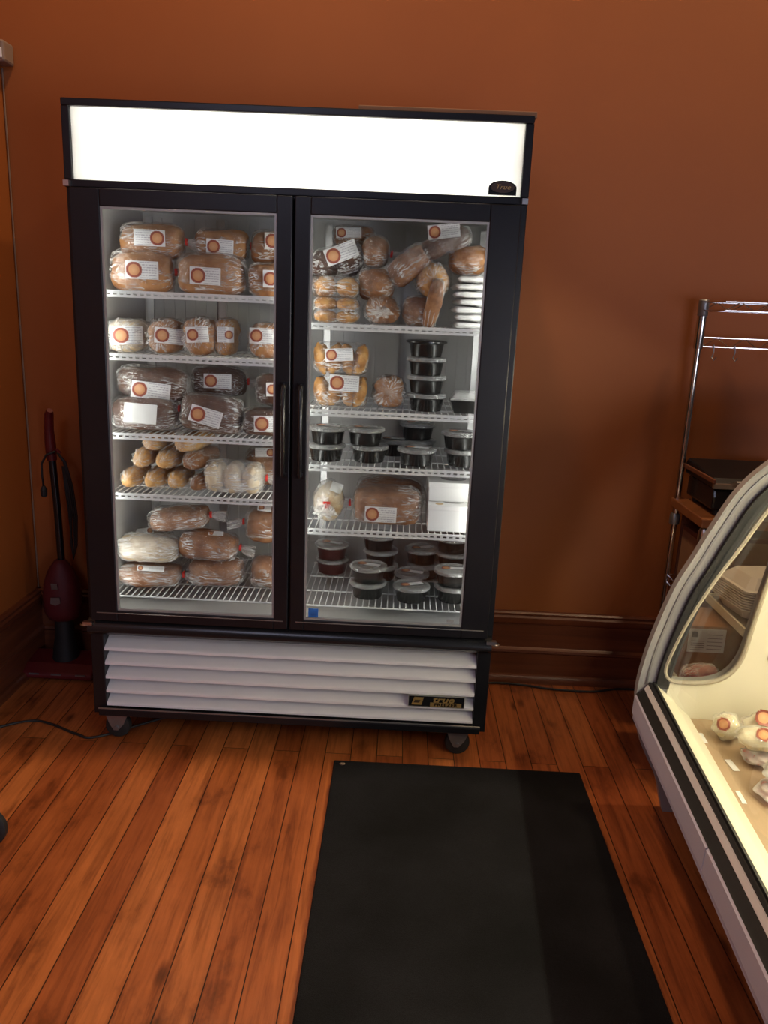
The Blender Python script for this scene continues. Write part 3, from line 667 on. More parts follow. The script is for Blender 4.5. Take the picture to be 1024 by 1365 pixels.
def sticker(root, host, wp, w, h, ang, side, plain=False):
    # a label stuck on the bag: cast its grid on to the bag from where a shopper stands
    bpy.context.view_layer.update()
    mw = host.matrix_world; inv = mw.inverted()
    bm = bmesh.new(); bm.from_mesh(host.data); bm.transform(mw); tree = BVHTree.FromBMesh(bm); bm.free()
    wp = Vector(wp); d = (wp - EYE).normalized(); ax = Vector((1, 0, 0)); ax = (ax - d * ax.dot(d)).normalized(); up = ax.cross(d)
    a = R(-ang); ex = ax * math.cos(a) + up * math.sin(a); ey = -ax * math.sin(a) + up * math.cos(a)
    def grid(cx, cy, ww, hh, nx, ny, off, name, mat, par, disc=False, tree=tree):
        vs, uv, ok = [], [], []; last = None
        pts = [(i / nx, j / ny) for j in range(ny + 1) for i in range(nx + 1)]
        raw = []
        for u, v in pts:
            p = wp + ex * (cx + (u - .5) * ww) + ey * (cy + (v - .5) * hh)
            hit = tree.ray_cast(p - d * .3, d)
            raw.append(hit[0])
        ds = [(r - EYE).dot(d) for r in raw if r]
        if not ds: return None
        md = sorted(ds)[len(ds) // 2]
        inv_ = par.matrix_world.inverted()
        for (u, v), r in zip(pts, raw):
            p = wp + ex * (cx + (u - .5) * ww) + ey * (cy + (v - .5) * hh)
            q = (r - EYE).dot(d) if r else md + .012
            q = min(max(q, md - .02), md + .022)
            p = p + d * (q - (p - EYE).dot(d) - off)
            vs.append(inv_ @ p)
        # smooth depth
        for _ in range(3):
            nvs = list(vs)
            for j in range(1, ny):
                for i in range(1, nx):
                    k = j * (nx + 1) + i; nvs[k] = (vs[k] * 2 + vs[k - 1] + vs[k + 1] + vs[k - nx - 1] + vs[k + nx + 1]) / 6
            vs = nvs
        fs = []
        for j in range(ny):
            for i in range(nx):
                if disc and ((i + .5) / nx - .5) ** 2 + ((j + .5) / ny - .5) ** 2 > .2602: continue
                k = j * (nx + 1) + i; fs.append((k, k + 1, k + nx + 2, k + nx + 1))
        me = bpy.data.meshes.new(name); me.from_pydata([tuple(x) for x in vs], [], fs)
        ul = me.uv_layers.new(name='UVMap')
        for l in me.loops: ul.data[l.index].uv = pts[l.vertex_index]
        return link(name, me, mat, par, True)
    lb = grid(0, 0, w, h, 14, 8, .0055, 'label', M['plainpaper'] if side == 0 and not plain else M['paper'], root)
    if not lb: return
    if side:
        if side > 0:
            for l in lb.data.uv_layers[0].data: l.uv = (1 - l.uv[0], l.uv[1])
        s = min(h * .86, w * .5)
        bpy.context.view_layer.update()
        bm = bmesh.new(); bm.from_mesh(lb.data); bm.transform(lb.matrix_world); t2 = BVHTree.FromBMesh(bm); bm.free()
        grid(side * (w / 2 - s / 2 - .003), 0, s, s, 20, 20, .0012, 'logo', M['logo'], lb, True, t2)
COLS = {'tan': M['tan'], 'brown': M['brown'], 'gold': M['gold_b'], 'dark': M['dark'], 'floury': M['floury'], 'pale': M['pale']}
GRP = {'L': 'bagged bread in the left freezer bay', 'R': 'bagged bread in the right freezer bay'}
def bread_bag(i, spec):
    kind, col, X, Y, Z, Wd, Dp, H, ry, ax, tail, lab, text, sh = spec
    seed = i * 7.31 + 1.7
    buns = kind.startswith('buns')
    root = thing('bag_of_buns' if buns else 'bagged_loaf', text, 'bag of buns' if buns else 'bread', (X, Y, Z + .0005), (0, R(-ry if ax == 180 else ry), R(ax)), GRP[sh[0]])
    along = ax in (90, -90)
    L, DD = (Dp, Wd) if along else (Wd, Dp)
    # a tilted thing turns about its base centre; lift it so its low end clears the shelf
    if kind == 'stick':
        L = math.hypot(Wd, H) * .93; c = abs(math.cos(R(ry))); DD = Dp; Ht = Dp
        root.location.z = Z + H / 2 - math.cos(R(ry)) * Ht / 2; root.location.x = X - math.sin(R(ry)) * Ht / 2
        H = Ht
    else:
        if abs(ry) > 1: H = max(.05, H - .25 * abs(math.sin(R(ry))) * L)
    mat = COLS[col]
    f = .93
    if buns:
        n = {'buns': (3, 1), 'buns2': (2, 1), 'buns22': (2, 2), 'buns4': (4, 1)}[kind]
        for a in range(n[0]):
            for c in range(n[1]):
                for e in ((0, 1) if kind in ('buns', 'buns4') else (0,)):
                    w_ = L * f / n[0]; h_ = H * f / n[1]; d_ = DD * f / (2 if kind in ('buns', 'buns4') else 1)
                    cx_ = -L * f / 2 + w_ * (a + .5); cy_ = (e - .5) * d_ if kind in ('buns', 'buns4') else 0
                    bb = MB().ball((0, 0, 0), w_ * .54, d_ * .54, h_ * .50, .16, seed + a * 3 + c * 5 + e, 20, 12)
                    o = bb.obj('bun', mat, root, smooth=True, loc=(cx_, cy_, h_ * (c + .5) + .002))
                    if kind == 'buns4': o.rotation_euler = (0, R(12 if a % 2 else -14), R(20))
    else:
        r = loaf_mesh(L * f, DD * f, H * .95, kind, seed)
        skin(r, 'loaf', mat, root)
        if kind in ('ball',) and ax == -90: pass
    pe = {'tin': 3.8, 'mush': 4.5, 'stick': 3, 'ball': 2.5}.get(kind, 4)
    rnd = {'ball': .95, 'stick': .8}.get(kind, .74)
    fm = M['filmwhite'] if col in ('floury', 'pale') else (M['filmdark'] if col == 'dark' else M['film'])
    bg = skin(bag_rings(L, DD, H, seed, tail, rnd, pe), 'bag', fm, root)
    if tail == 1:
        tie = MB().lathe([(.006, -.004), (.0095, -.003), (.0095, .003), (.006, .004)], 12, (0, 0, 0), 'x')
        tie.box(-.002, .002, -.012, .012, .006, .014)
        tie.obj('tie', M['red'], root, loc=(L / 2 + .009, 0, H / 2 * .97))
    if lab:
        cx_, cy_, cz_, w, h, ang, side = lab
        sticker(root, bg, (cx_, cy_, cz_), w, h, ang, side)
    return root
for i, sp in enumerate(LOAVES): bread_bag(i, sp)

# baguettes piled on the fourth left shelf, ends to the front
BAG = [(.108, .938, 'bagged baguette at the far left of the bottom row on the fourth left shelf', 0),
       (.188, .938, 'bagged baguette second from left in the bottom row', 2), (.268, .934, 'bagged baguette third from left in the bottom row', 0),
       (.340, .936, 'short browned baguette at right end of the bottom row, next to the floury buns', 8),
       (.150, 1.003, 'bagged baguette at left of the middle row of the pile', 0), (.232, 1.003, 'bagged baguette at the middle of the pile of baguettes', 3),
       (.318, 1.003, 'browned baguette at right of the middle row, slanting back to the right', 14),
       (.186, 1.062, 'bagged baguette at left of the top row of the pile', 3), (.290, 1.062, 'bagged baguette at right of the top row, slanting back to the right', 16)]
for i, (x, z, text, rz) in enumerate(BAG):
    r0 = .034 if i != 3 else .030
    rt = thing('baguette', text, 'bread', (x, .11, z - r0 + (0 if z > .95 else (.8985 + r0 - z))), (0, 0, R(90 - rz)), 'baguettes piled on the fourth left shelf')
    L = .21; rings = loaf_mesh(L, r0 * 1.86, r0 * 1.86, 'stick', i * 3.3 + 40)
    rings = [[(p[0] + L / 2, p[1], p[2] + r0 * .06) for p in r] for r in rings]
    skin(rings, 'loaf', M['bag_bun'] if i not in (3, 6) else M['brown'], rt)
    br_ = bag_rings(L * 1.02, r0 * 2, r0 * 2, i * 5.1 + 9, False, .95, 3)
    skin([[(p[0] + L / 2, p[1], p[2]) for p in r] for r in br_], 'bag', M['film'], rt)

# ------------------------------------------------------------------ round tubs
def make_tub(red=False, lid='clear', lab=True):
    t = thing('food_tub', '', 'tub')
    MB().lathe([(.048, 0), (.050, .001), (.057, .040), (.0615, .0445), (.0635, .0455), (.0635, .048), (.058, .048), (.053, .020), (.046, .004)], 40).obj('tub_body', M['tubred'] if red else M['tub'], t, smooth='auto')
    if lid == 'clear':
        MB().lathe([(.0640, .0445), (.0652, .046), (.0652, .053), (.0635, .0560), (.057, .0575), (.054, .0555), (.030, .0562), (.001, .0565)], 96, (0, 0, 0), 'z', False,
                   mod=lambda j, k: (1.0 + (.012 if k % 2 else -.006)) if j in (1, 2, 3) else 1).obj('lid', M['lid'], t, smooth='auto')
    else:
        MB().lathe([(.064, .044), (.068, .046), (.068, .050), (.060, .0535), (.030, .0545), (.001, .0545)], 40, cap=False).obj('lid', M['tub'], t, smooth='auto')
    if lab and lid == 'clear':
        me = bpy.data.meshes.new('label'); z = .0583
        me.from_pydata([(-.030, -.013, z), (.042, -.013, z), (.042, .013, z), (-.030, .013, z)], [], [(0, 1, 2, 3)])
        u = me.uv_layers.new(name='UVMap')
        for l, c in zip(u.data, [(0, 0), (1, 0), (1, 1), (0, 1)]): l.uv = c
        lb = link('label', me, M['paper'], t)
        n = 24; me = bpy.data.meshes.new('logo')
        me.from_pydata([(-.024 + .016 * math.cos(2 * PI * i / n), .016 * math.sin(2 * PI * i / n), z + .0006) for i in range(n)], [], [tuple(range(n))])
        u = me.uv_layers.new(name='UVMap')
        for l in me.loops: a = 2 * PI * l.vertex_index / n; u.data[l.index].uv = (.5 + .5 * math.cos(a), .5 + .5 * math.sin(a))
        link('logo', me, M['logo'], lb)
    return t
protos = {}
for i, (sh, x, y, k, text) in enumerate(TUBS):
    red = 'dark red' in text; key = (red, 'black' if 'open' in text else 'clear', k == topk(sh, x, y))
    if key not in protos: t = protos[key] = make_tub(*key)
    else: t = copy_tree(protos[key])
    t['label'] = text; t['category'] = 'tub'; t['group'] = 'round lidded tubs in the right freezer bay'
    t.location = (x, y, SZ[sh] + .0008 + k * .0592); t.rotation_euler = (0, 0, R(random.Random(i).uniform(-25, 25)))

# dome lidded tray at right of the second right shelf
t = thing('deli_tray', 'rectangular black tray with a clear domed lid at right end of the second right shelf', 'tub', (1.255, .165, SZ['R2'] + .001))
MB().prism([(-.050, 0), (.050, 0), (.060, .036), (.066, .038), (.066, .041), (-.066, .041), (-.066, .038), (-.060, .036)], -.045, .045).obj('tray_body', M['tub'], t, bevel=.003)
MB().prism([(-.066, .042), (.066, .042), (.060, .050), (.046, .068), (-.046, .068), (-.060, .050)], -.050, .050).obj('lid', M['lid'], t, bevel=.004)

# white flat packs piled at the right end of the top right shelf
WORD = ['bottom', 'second from bottom', 'third from bottom', 'middle', 'third from top', 'second from top', 'topmost']
for i in range(7):
    L, Dp, H = .112, .20, .0235; seed = i * 3.7
    b = MB(); rings = []
    for a in range(15):
        u = -1 + 2 * a / 14; s = max(.12, (1 - abs(u) ** 6) ** (1 / 6)); ring = []
        for k in range(28):
            th = 2 * PI * k / 28; y = se(math.cos(th), .45) * Dp / 2 * (.9 + .1 * s); z = se(math.sin(th), .8) * H / 2 * s * (.85 + .3 * noise.noise(Vector((u * 2, seed, y * 12))))
            ring.append((u * L / 2 + .002 * noise.noise(Vector((y * 30, seed, 1))), y, max(0.0, z + H / 2)))
        rings.append(ring)
    o = skin(rings, 'flat_pack', M['whiteplastic'], None)
    o.location = (1.243 + [.0, .004, -.006, .003, -.004, -.006, .008][i], .20, SZ['R1'] + .0005 + i * .0238); o.rotation_euler = (0, 0, R([2, -3, 1, 4, -2, 3, -4][i]))
    tag(o, 'white flat wrapped pack, %s of the pile on the top right shelf' % WORD[i], 'pack', 'white flat packs piled on the top right shelf')

# two white cartons at the right of the fourth right shelf
for i, (z, text) in enumerate([(SZ['R4'] + .001, 'white square carton at right of the fourth right shelf, lower of the two'), (SZ['R4'] + .094, 'white square carton with a round window, on top of the lower carton')]):
    t = thing('bakery_carton', text, 'box', (1.225, .215 + .05 * i, z), (0, 0, 0), 'white cartons on the fourth right shelf')
    H = .090 if i == 0 else .066
    MB().box(-.088, .088, -.125, .125, 0, H).obj('carton_body', M['whiteplastic'], t, bevel=.003)
    MB().box(-.0895, .0895, -.1265, .1265, H - .016, H + .001).obj('lid', M['whiteplastic'], t, bevel=.002)
    MB().lathe([(.044, H + .0012), (.046, H + .0018), (.046, H + .0026), (.042, H + .0026)], 32, (0, -.045, 0), 'z').obj('window', M['lid'], t)
    if i == 0: MB().lathe([(.014, -.0272), (.014, -.0264)], 24, (-.050, -.1, H + .0015 + .0264), 'z').obj('seal', M['gold'], t)

# ------------------------------------------------------------------ red upright vacuum in the corner
v = thing('upright_vacuum', 'dark red upright vacuum cleaner with cloth bag standing in the left corner', 'vacuum', (-.325, .535, 0))
b = MB(); b.prism([(-.11, .012), (.10, .012), (.10, .05), (.04, .075), (-.06, .06), (-.11, .035)], -.145, .145, 'yz'); b.obj('base', M['vacredp'], v, bevel=.008)
b = MB()
for x in (-.09, 0, .10): b.box(x - .02, x + .02, -.112, -.108, .030, .036)
b.obj('base_badge', M['dullmetal'], v)
for x in (-.13, .13): MB().lathe([(.022, -.01), (.022, .01)], 20, (x, .06, .022), 'x').obj('wheel', M['rubber'], v)
MB().lathe([(.055, .06), (.05, .10), (.04, .16), (.035, .25)], 24).obj('motor_neck', M['rubber'], v, smooth='auto')
rr = []
for z, rx, ry in ((.235, .02, .02), (.24, .06, .05), (.27, .074, .062), (.33, .078, .066), (.39, .072, .06), (.44, .055, .045), (.475, .032, .03), (.49, .02, .02)):
    rr.append([((rx + .004 * noise.noise(Vector((z * 20, k, 0)))) * math.cos(2 * PI * k / 28), (ry + .004 * noise.noise(Vector((z * 14, k * .5, 3)))) * math.sin(2 * PI * k / 28), z) for k in range(28)])
bg = skin(rr, 'dust_bag', M['vacred'], v)
MB().box(-.014, .012, -.072, -.069, .385, .412, Matrix.Rotation(.2, 3, 'X')).obj('bag_patch', M['dullmetal'], bg, bevel=.003)
MB().prism([(-.02, .325), (.0, .318), (.02, .328), (.018, .352), (-.018, .350)], -.072, -.068).obj('bag_patch', M['dullmetal'], bg)
MB().tube([(0, .01, .47), (-.004, .01, .70), (-.012, .008, .92)], .0145, 14).obj('shaft', M['blackgloss'], v, smooth='auto')
MB().tube([(-.012, .008, .90), (-.013, .004, .96), (-.012, -.002, 1.02), (-.004, -.012, 1.085), (.004, -.02, 1.10)], [.019, .021, .018, .017, .012], 14).obj('handle', M['vacredp'], v, smooth='auto')
MB().tube([(-.01, .0, .925), (.02, -.012, .945), (.03, -.01, .93)], .007, 8).obj('cord_hook', M['vacredp'], v)
b = MB()
for j, o_ in enumerate((0, .007, .014)):
    b.tube([(.022, -.018 + o_ * .3, .935), (.045 + o_ * .5, -.018, .90), (.060 + o_, -.016, .80), (.070 + o_, -.014, .68), (.068 + o_ * .6, -.012, .56), (.060, -.012, .50), (.056 - o_ * .3, -.008, .56), (.048 + o_, -.008, .72), (.035 + o_ * .4, -.008, .88)], .0038, 6)
b.tube([(.015, -.02, .94), (-.02, -.024, .925), (-.040, -.024, .89), (-.042, -.022, .84), (-.040, -.02, .80)], .0042, 6)
b.obj('cord', M['rubber'], v, smooth=True)
MB().lathe([(.006, .755), (.012, .76), (.013, .785), (.006, .80)], 12, (-.040, -.02, 0)).obj('plug', M['rubber'], v)

# floor cords
def cord(name, pts, r, label):
    cu = []
    for i in range(len(pts) - 1):
        p0 = Vector(pts[max(i - 1, 0)]); p1 = Vector(pts[i]); p2 = Vector(pts[i + 1]); p3 = Vector(pts[min(i + 2, len(pts) - 1)])
        for k in range(8):
            t = k / 8; cu.append(.5 * ((2 * p1) + (-p0 + p2) * t + (2 * p0 - 5 * p1 + 4 * p2 - p3) * t * t + (-p0 + 3 * p1 - 3 * p2 + p3) * t ** 3))
    cu.append(Vector(pts[-1]))
    tag(MB().tube(cu, r, 8).obj(name, M['rubber'], smooth=True), label, 'cable')
cord('floor_cable', [(-.445, -.05, .006), (-.37, .05, .006), (-.28, .105, .006), (-.20, .09, .006), (-.08, .03, .006), (.0, .02, .006), (.2, .18, .006), (.4, .3, .006)], .0045, 'thin black cord lying on the floor and running under the left end of the freezer')
cord('floor_cable', [(1.25, .56, .006), (1.47, .605, .006), (1.60, .60, .006), (1.72, .575, .006), (1.88, .57, .006), (2.0, .605, .006), (2.08, .61, .006)], .0045, 'dark cord lying on the floor along the right baseboard')
# black castor wheel of something at the left edge of the frame
MBt = thing('rubber_wheel', 'black rubber wheel standing on the floor at the left edge of the picture', 'wheel', (-.094, -.58, 0))
MB().lathe([(.02, -.012), (.052, -.014), (.062, -.008), (.062, .008), (.052, .014), (.02, .012)], 36, (0, 0, .062), 'y').obj('tyre', M['rubber'], MBt, smooth='auto')
MB().lathe([(.022, -.013), (.022, .013)], 20, (0, 0, .062), 'y').obj('hub', M['dullmetal'], MBt)
MB().prism([(-.03, .13), (.03, .13), (.012, .05), (-.012, .05)], .014, .018).obj('fork', M['dullmetal'], MBt)

# ------------------------------------------------------------------ baker's rack at the right
rk = thing('wire_rack', 'chrome wire rack with a wooden worktop standing against the back wall at right', 'rack', (2.145, 0, 0))
RW = .90
for x, y, h in ((0, .598, 1.60), (RW, .598, 1.60), (0, .285, .80), (RW, .285, .80)):
    MB().lathe([(.0125, 0), (.0125, h)], 16, (x, y, 0)).obj('post', M['chrome'], rk, smooth='auto')
for x in (0, RW):
    MB().lathe([(.017, 1.555), (.019, 1.558), (.019, 1.612), (.015, 1.616)], 16, (x, .598, 0)).obj('post_collar', M['dullmetal'], rk, smooth='auto')
    MB().lathe([(.017, 1.435), (.0175, 1.437), (.0175, 1.555)], 16, (x, .598, 0)).obj('post_collar', M['chrome'], rk, smooth='auto')
def truss(z, y0, y1, x0, x1, name, hgt=.030):
    b = MB()
    for y in ((y0,) if y0 == y1 else (y0, y1)):
        b.tube([(x0, y, z), (x1, y, z)], .0032, 6); b.tube([(x0, y, z - hgt), (x1, y, z - hgt)], .0032, 6)
        n = int((x1 - x0) / .05); pts = []
        for i in range(n + 1): pts.append((x0 + (x1 - x0) * i / n, y, z if i % 2 else z - hgt))
        b.tube(pts, .0022, 5)
    if y0 != y1:
        for x in (x0, x1): b.tube([(x, y0, z), (x, y1, z)], .0032, 6); b.tube([(x, y0, z - hgt), (x, y1, z - hgt)], .0032, 6)
        n = int((x1 - x0) / .03)
        for i in range(1, n): b.tube([(x0 + (x1 - x0) * i / n, y0, z + .003), (x0 + (x1 - x0) * i / n, y1, z + .003)], .0016, 5)
    return b.obj(name, M['chrome'], rk)
truss(1.606, .38, .598, .0, RW, 'top_shelf')
tb = truss(1.478, .598, .598, .014, RW, 'hook_bar', .034)
for x in (.055, .135, .30, .45):
    MB().tube([(x, .590, 1.452), (x + .003, .588, 1.425), (x - .004, .584, 1.405), (x + .002, .575, 1.395), (x + .008, .570, 1.408)], .0022, 6).obj('hook', M['dullmetal'], tb)
MB().box(-.018, RW, .272, .618, .815, .850).obj('worktop', M['butcher'], rk, bevel=.004)
for x in (0, RW):
    MB().lathe([(.018, .765), (.020, .767), (.020, .80), (.015, .812)], 16, (x, .285, 0)).obj('post_collar', M['steel'], rk, smooth='auto')
    MB().lathe([(.018, .745), (.020, .747), (.020, .78), (.015, .79)], 16, (x, .598, 0)).obj('post_collar', M['dullmetal'], rk, smooth='auto')
truss(.53, .40, .598, 0, RW, 'lower_shelf'); truss(.20, .285, .598, 0, RW, 'lower_shelf')
MB().box(.03, RW - .02, .595, .603, .235, .81).obj('back_panel', M['cabinetwood'], rk)
bx = thing('storage_box', 'brown cardboard box on the middle shelf of the wire rack under the worktop', 'box', (2.40, .50, .5345))
MB().box(-.22, .22, -.09, .09, 0, .20).obj('box_body', M['cardboard'], bx, bevel=.004)
MB().box(-.222, .222, -.092, .092, .195, .215).obj('box_lid', M['cabinetwood'], bx, bevel=.004)
# contact grill on the worktop
g = thing('contact_grill', 'black contact grill with metal lid handle on the wooden worktop', 'grill', (2.345, .452, .851))
MB().prism([(-.125, .02), (-.13, .07), (-.12, .10), (.14, .10), (.145, .02)], -.17, .17, 'yz').obj('grill_base', M['blackgloss'], g, bevel=.008)
MB().prism([(-.155, .105), (-.158, .125), (-.13, .142), (.13, .168), (.15, .15), (.145, .105)], -.185, .185, 'yz').obj('grill_lid', M['black'], g, bevel=.008)
MB().prism([(-.162, .108), (-.165, .124), (-.150, .128), (-.150, .108)], -.188, .188, 'yz').obj('lid_edge', M['steel'], g)
MB().box(-.192, -.182, -.165, .15, .125, .142).obj('side_edge', M['cabinetwood'], g, bevel=.003)
b = MB(); b.tube([(-.12, -.15, .12), (-.12, -.188, .135), (.12, -.188, .135), (.12, -.15, .12)], .009, 10); b.obj('handle_bracket', M['steel'], g)
MB().tube([(-.095, -.189, .135), (.095, -.189, .135)], .0145, 14).obj('handle', M['blackgloss'], g, smooth='auto')
MB().box(-.07, .07, -.1305, -.128, .045, .049).obj('drip_slot', M['dullmetal'], g)
for x in (-.14, .14):
    for y in (-.10, .11): MB().lathe([(.015, 0), (.013, .021)], 14, (x, y, 0)).obj('foot', M['rubber'], g)

# low cart between case and rack, with clamshells on it
ct = thing('low_cart', 'low cart with pale edged shelves seen through the end window of the display case', 'cart', (2.175, -.125, 0))
for z, xl in ((.560, 0), (.325, -.15)):
    s = MB().box(xl, .62, 0, .36, z, z + .014).obj('shelf', M['dullmetal'], ct, bevel=.002)
    b = MB(); b.box(xl - .008, xl, -.004, .364, z - .006, z + .024); b.box(.62, .628, -.004, .364, z - .006, z + .024); b.box(0, .62, .36, .366, z - .006, z + .024)
    q = b.obj('shelf_edge', M['casecream'], s, bevel=.001); q['label'] = 'pale cream shelf edge'
for x in (.02, .60):
    for y in (.34, ): MB().box(x - .01, x + .01, y - .01, y + .01, .03, .560).obj('leg', M['dullmetal'], ct)
    MB().box(x - .01, x + .01, .01, .03, .03, .325).obj('leg', M['dullmetal'], ct)
    MB().box(x - .01, x + .01, .01, .03, .339, .560).obj('leg', M['dullmetal'], ct)
for x in (.02, .60):
    for y in (.02, .34): MB().lathe([(.016, -.008), (.016, .008)], 16, (x, y, .016), 'x').obj('wheel', M['rubber'], ct)
NC = 8
def clam(z, top):
    t = thing('foam_container', 'white foam takeout tray nested in the pile seen through the case end window', 'container', (2.285, .10, z), (0, 0, R(8)), 'nested foam takeout containers on the low cart')
    b = MB()
    def ring(w, d, zz, c=.02): return [(-w + c, -d, zz), (w - c, -d, zz), (w, -d + c, zz), (w, d - c, zz), (w - c, d, zz), (-w + c, d, zz), (-w, d - c, zz), (-w, -d + c, zz)]
    rg = [ring(.082, .082, 0), ring(.100, .100, .036), ring(.112, .112, .038), ring(.112, .112, .042), ring(.096, .096, .041)] + ([] if top else [ring(.080, .080, .006)])
    vs = [[b.bm.verts.new(p) for p in r] for r in rg]
    for A, B in zip(vs, vs[1:]):
        for k in range(8): b.bm.faces.new([A[k], A[(k + 1) % 8], B[(k + 1) % 8], B[k]])
    b.bm.faces.new(vs[0][::-1]); b.bm.faces.new(vs[-1])
    b.obj('tray', M['foam'], t, bevel=.003)
    if top:
        b = MB(); rg = [ring(.112, .112, .0425), ring(.112, .112, .047), ring(.100, .100, .049), ring(.066, .066, .082, .016)]
        vs = [[b.bm.verts.new(p) for p in r] for r in rg]
        for A, B in zip(vs, vs[1:]):
            for k in range(8): b.bm.faces.new([A[k], A[(k + 1) % 8], B[(k + 1) % 8], B[k]])
        b.bm.faces.new(vs[0][::-1]); b.bm.faces.new(vs[-1]); b.obj('lid', M['foam'], t, bevel=.004)
        t['label'] = 'closed white foam takeout container topping the pile seen through the case window'
    return t
for k in range(NC): clam(.575 + k * .0085, k == NC - 1)
bx = thing('labelled_carton', 'brown carton with a printed white label behind the end window of the case', 'box', (2.19, .135, .3395))
MB().box(-.16, .24, -.10, .09, 0, .195).obj('carton_body', M['cardboard'], bx, bevel=.004)
lb = MB().box(-.145, -.02, -.1018, -.1004, .10, .185).obj('printed_label', M['plainpaper'], bx)
b = MB(); b.box(-.135, -.115, -.1026, -.1019, .155, .175)
for i in range(5): b.box(-.135, -.09, -.1026, -.1019, .108 + i * .008, .110 + i * .008); b.box(-.08, -.03, -.1026, -.1019, .112 + i * .013, .114 + i * .013)
b.obj('print', M['dullmetal'], lb)
BG2 = [(2.075, -.03, .3395, .13, .085, 'clear bag of sliced meat lying in front of the labelled carton, nearest the case front'), (2.21, -.035, .3395, .10, .07, 'clear crumpled bag in front of the labelled carton, further right')]
for i, (x, y, z, L, H, text) in enumerate(BG2):
    rt = thing('bagged_food', text, 'bag', (x, y, z), (0, 0, R(10 - 20 * i)))
    skin(loaf_mesh(L * .9, .07, H * .9, 'ball', 90 + i), 'food', M['meat'] if i == 0 else M['pale'], rt)
    skin(bag_rings(L, .08, H, 70 + i, True, .9, 2.6), 'bag', M['filmwhite'], rt)

# ------------------------------------------------------------------ curved glass display case
CA = thing('display_case', 'curved glass deli display case with grey end panel and pale bumper along the right side', 'display case', (1.936, -.248, 0), (0, 0, R(-3.5)))
LEN = 2.05
prof = [(-.004, 0), (-.018, .048), (-.037, .114), (-.077, .190), (-.106, .254), (-.126, .344), (-.133, .42), (-.122, .522), (-.101, .623), (-.063, .758),
        (-.021, .855), (.020, .950), (.077, 1.066), (.146, 1.147), (.235, 1.215), (.34, 1.262), (.46, 1.285), (.60, 1.29), (.74, 1.285)]
def refine(p, n=4):
    out_ = []
    for i in range(len(p) - 1):
        a = Vector((*p[max(i - 1, 0)], 0)); b_ = Vector((*p[i], 0)); c = Vector((*p[i + 1], 0)); d = Vector((*p[min(i + 2, len(p) - 1)], 0))
        for k in range(n):
            t = k / n; q = .5 * ((2 * b_) + (-a + c) * t + (2 * a - 5 * b_ + 4 * c - d) * t * t + (-a + 3 * b_ - 3 * c + d) * t ** 3); out_.append((q.x, q.y))
    out_.append(p[-1]); return out_
P = refine(prof)
def offs(p, d):
    o_ = []
    for i in range(len(p)):
        a = p[max(i - 1, 0)]; b_ = p[min(i + 1, len(p) - 1)]; tx, tz = b_[0] - a[0], b_[1] - a[1]; l = math.hypot(tx, tz)
        o_.append((p[i][0] + tz / l * d, p[i][1] - tx / l * d))
    return o_
outer = P + [(.78, 1.25), (.80, .0)]
def poly_holes(outer, hole, s0, s1, name, mat, parent, bev=0):
    loops = [[Vector((x, z, 0)) for x, z in outer]] + ([[Vector((x, z, 0)) for x, z in hole]] if hole else [])
    tris = tessellate_polygon(loops); flat = [p for l in loops for p in l]; n = len(flat)
    bm = bmesh.new(); A = [bm.verts.new((p.x, s0, p.y)) for p in flat]; B = [bm.verts.new((p.x, s1, p.y)) for p in flat]
    for t in tris:
        try: bm.faces.new([A[i] for i in t]); bm.faces.new([B[i] for i in reversed(t)])
        except ValueError: pass
    st = 0
    for l in loops:
        m_ = len(l)
        for i in range(m_): bm.faces.new([A[st + i], A[st + (i + 1) % m_], B[st + (i + 1) % m_], B[st + i]])
        st += m_
    bmesh.ops.recalc_face_normals(bm, faces=bm.faces)
    me = bpy.data.meshes.new(name); bm.to_mesh(me); bm.free()
    return link(name, me, mat, parent, 'auto', bev)
hole0 = [(-.062, .505), (-.056, .478), (-.034, .460), (.02, .460), (.066, .465), (.106, .478), (.138, .506), (.158, .545), (.168, .59), (.173, .644), (.199, .813), (.226, .985), (.245, 1.08), (.248, 1.105), (.235, 1.11), (.215, 1.09), (.17, 1.030), (.135, .965), (.105, .902), (.060, .826), (.021, .745), (-.012, .668), (-.036, .60), (-.052, .545)]
def chaikin(p, n=2):
    for _ in range(n):
        q = []
        for i in range(len(p)):
            a = p[i]; b_ = p[(i + 1) % len(p)]; q += [(a[0] * .75 + b_[0] * .25, a[1] * .75 + b_[1] * .25), (a[0] * .25 + b_[0] * .75, a[1] * .25 + b_[1] * .75)]
        p = q
    return p
hole = chaikin(hole0)
end = poly_holes(outer, hole, .004, .036, 'end_panel', M['casegrey'], CA, .006)
end['label'] = 'warm grey curved end panel at the far end'
# cream liner, seen from inside the case
i0 = min(range(len(P)), key=lambda i: abs(P[i][1] - .33)); Pin = offs(P, .088)
lin = [p for p in Pin if p[1] > .345]
lin = [(lin[0][0], .33)] + lin + [(.76, 1.19), (.76, .33)]
poly_holes(lin, hole, -.004, .003, 'end_liner', M['casecream'], CA)
# black gasket band
i1 = min(range(len(P)), key=lambda i: abs(P[i][1] - .445) + (0 if P[i][0] < .5 else 9))
seg = P[i1:]; ga = offs(seg, .050); gb = offs(seg, .088)
poly_holes(ga + gb[::-1], None, -.012, .003, 'gasket', M['rubber'], CA)
r1 = offs(seg, .020); r2 = offs(seg, .026)
poly_holes(r1 + r2[::-1], None, .001, .0035, 'groove', M['dullmetal'], end)
b = MB(); b.tube([(x, -.006, z) for x, z in hole], .008, 8, closed=True); wf = b.obj('window_frame', M['beige2'], CA, smooth='auto')
poly_holes(chaikin(hole0, 1), None, .012, .016, 'end_window', M['caseglass'], wf)
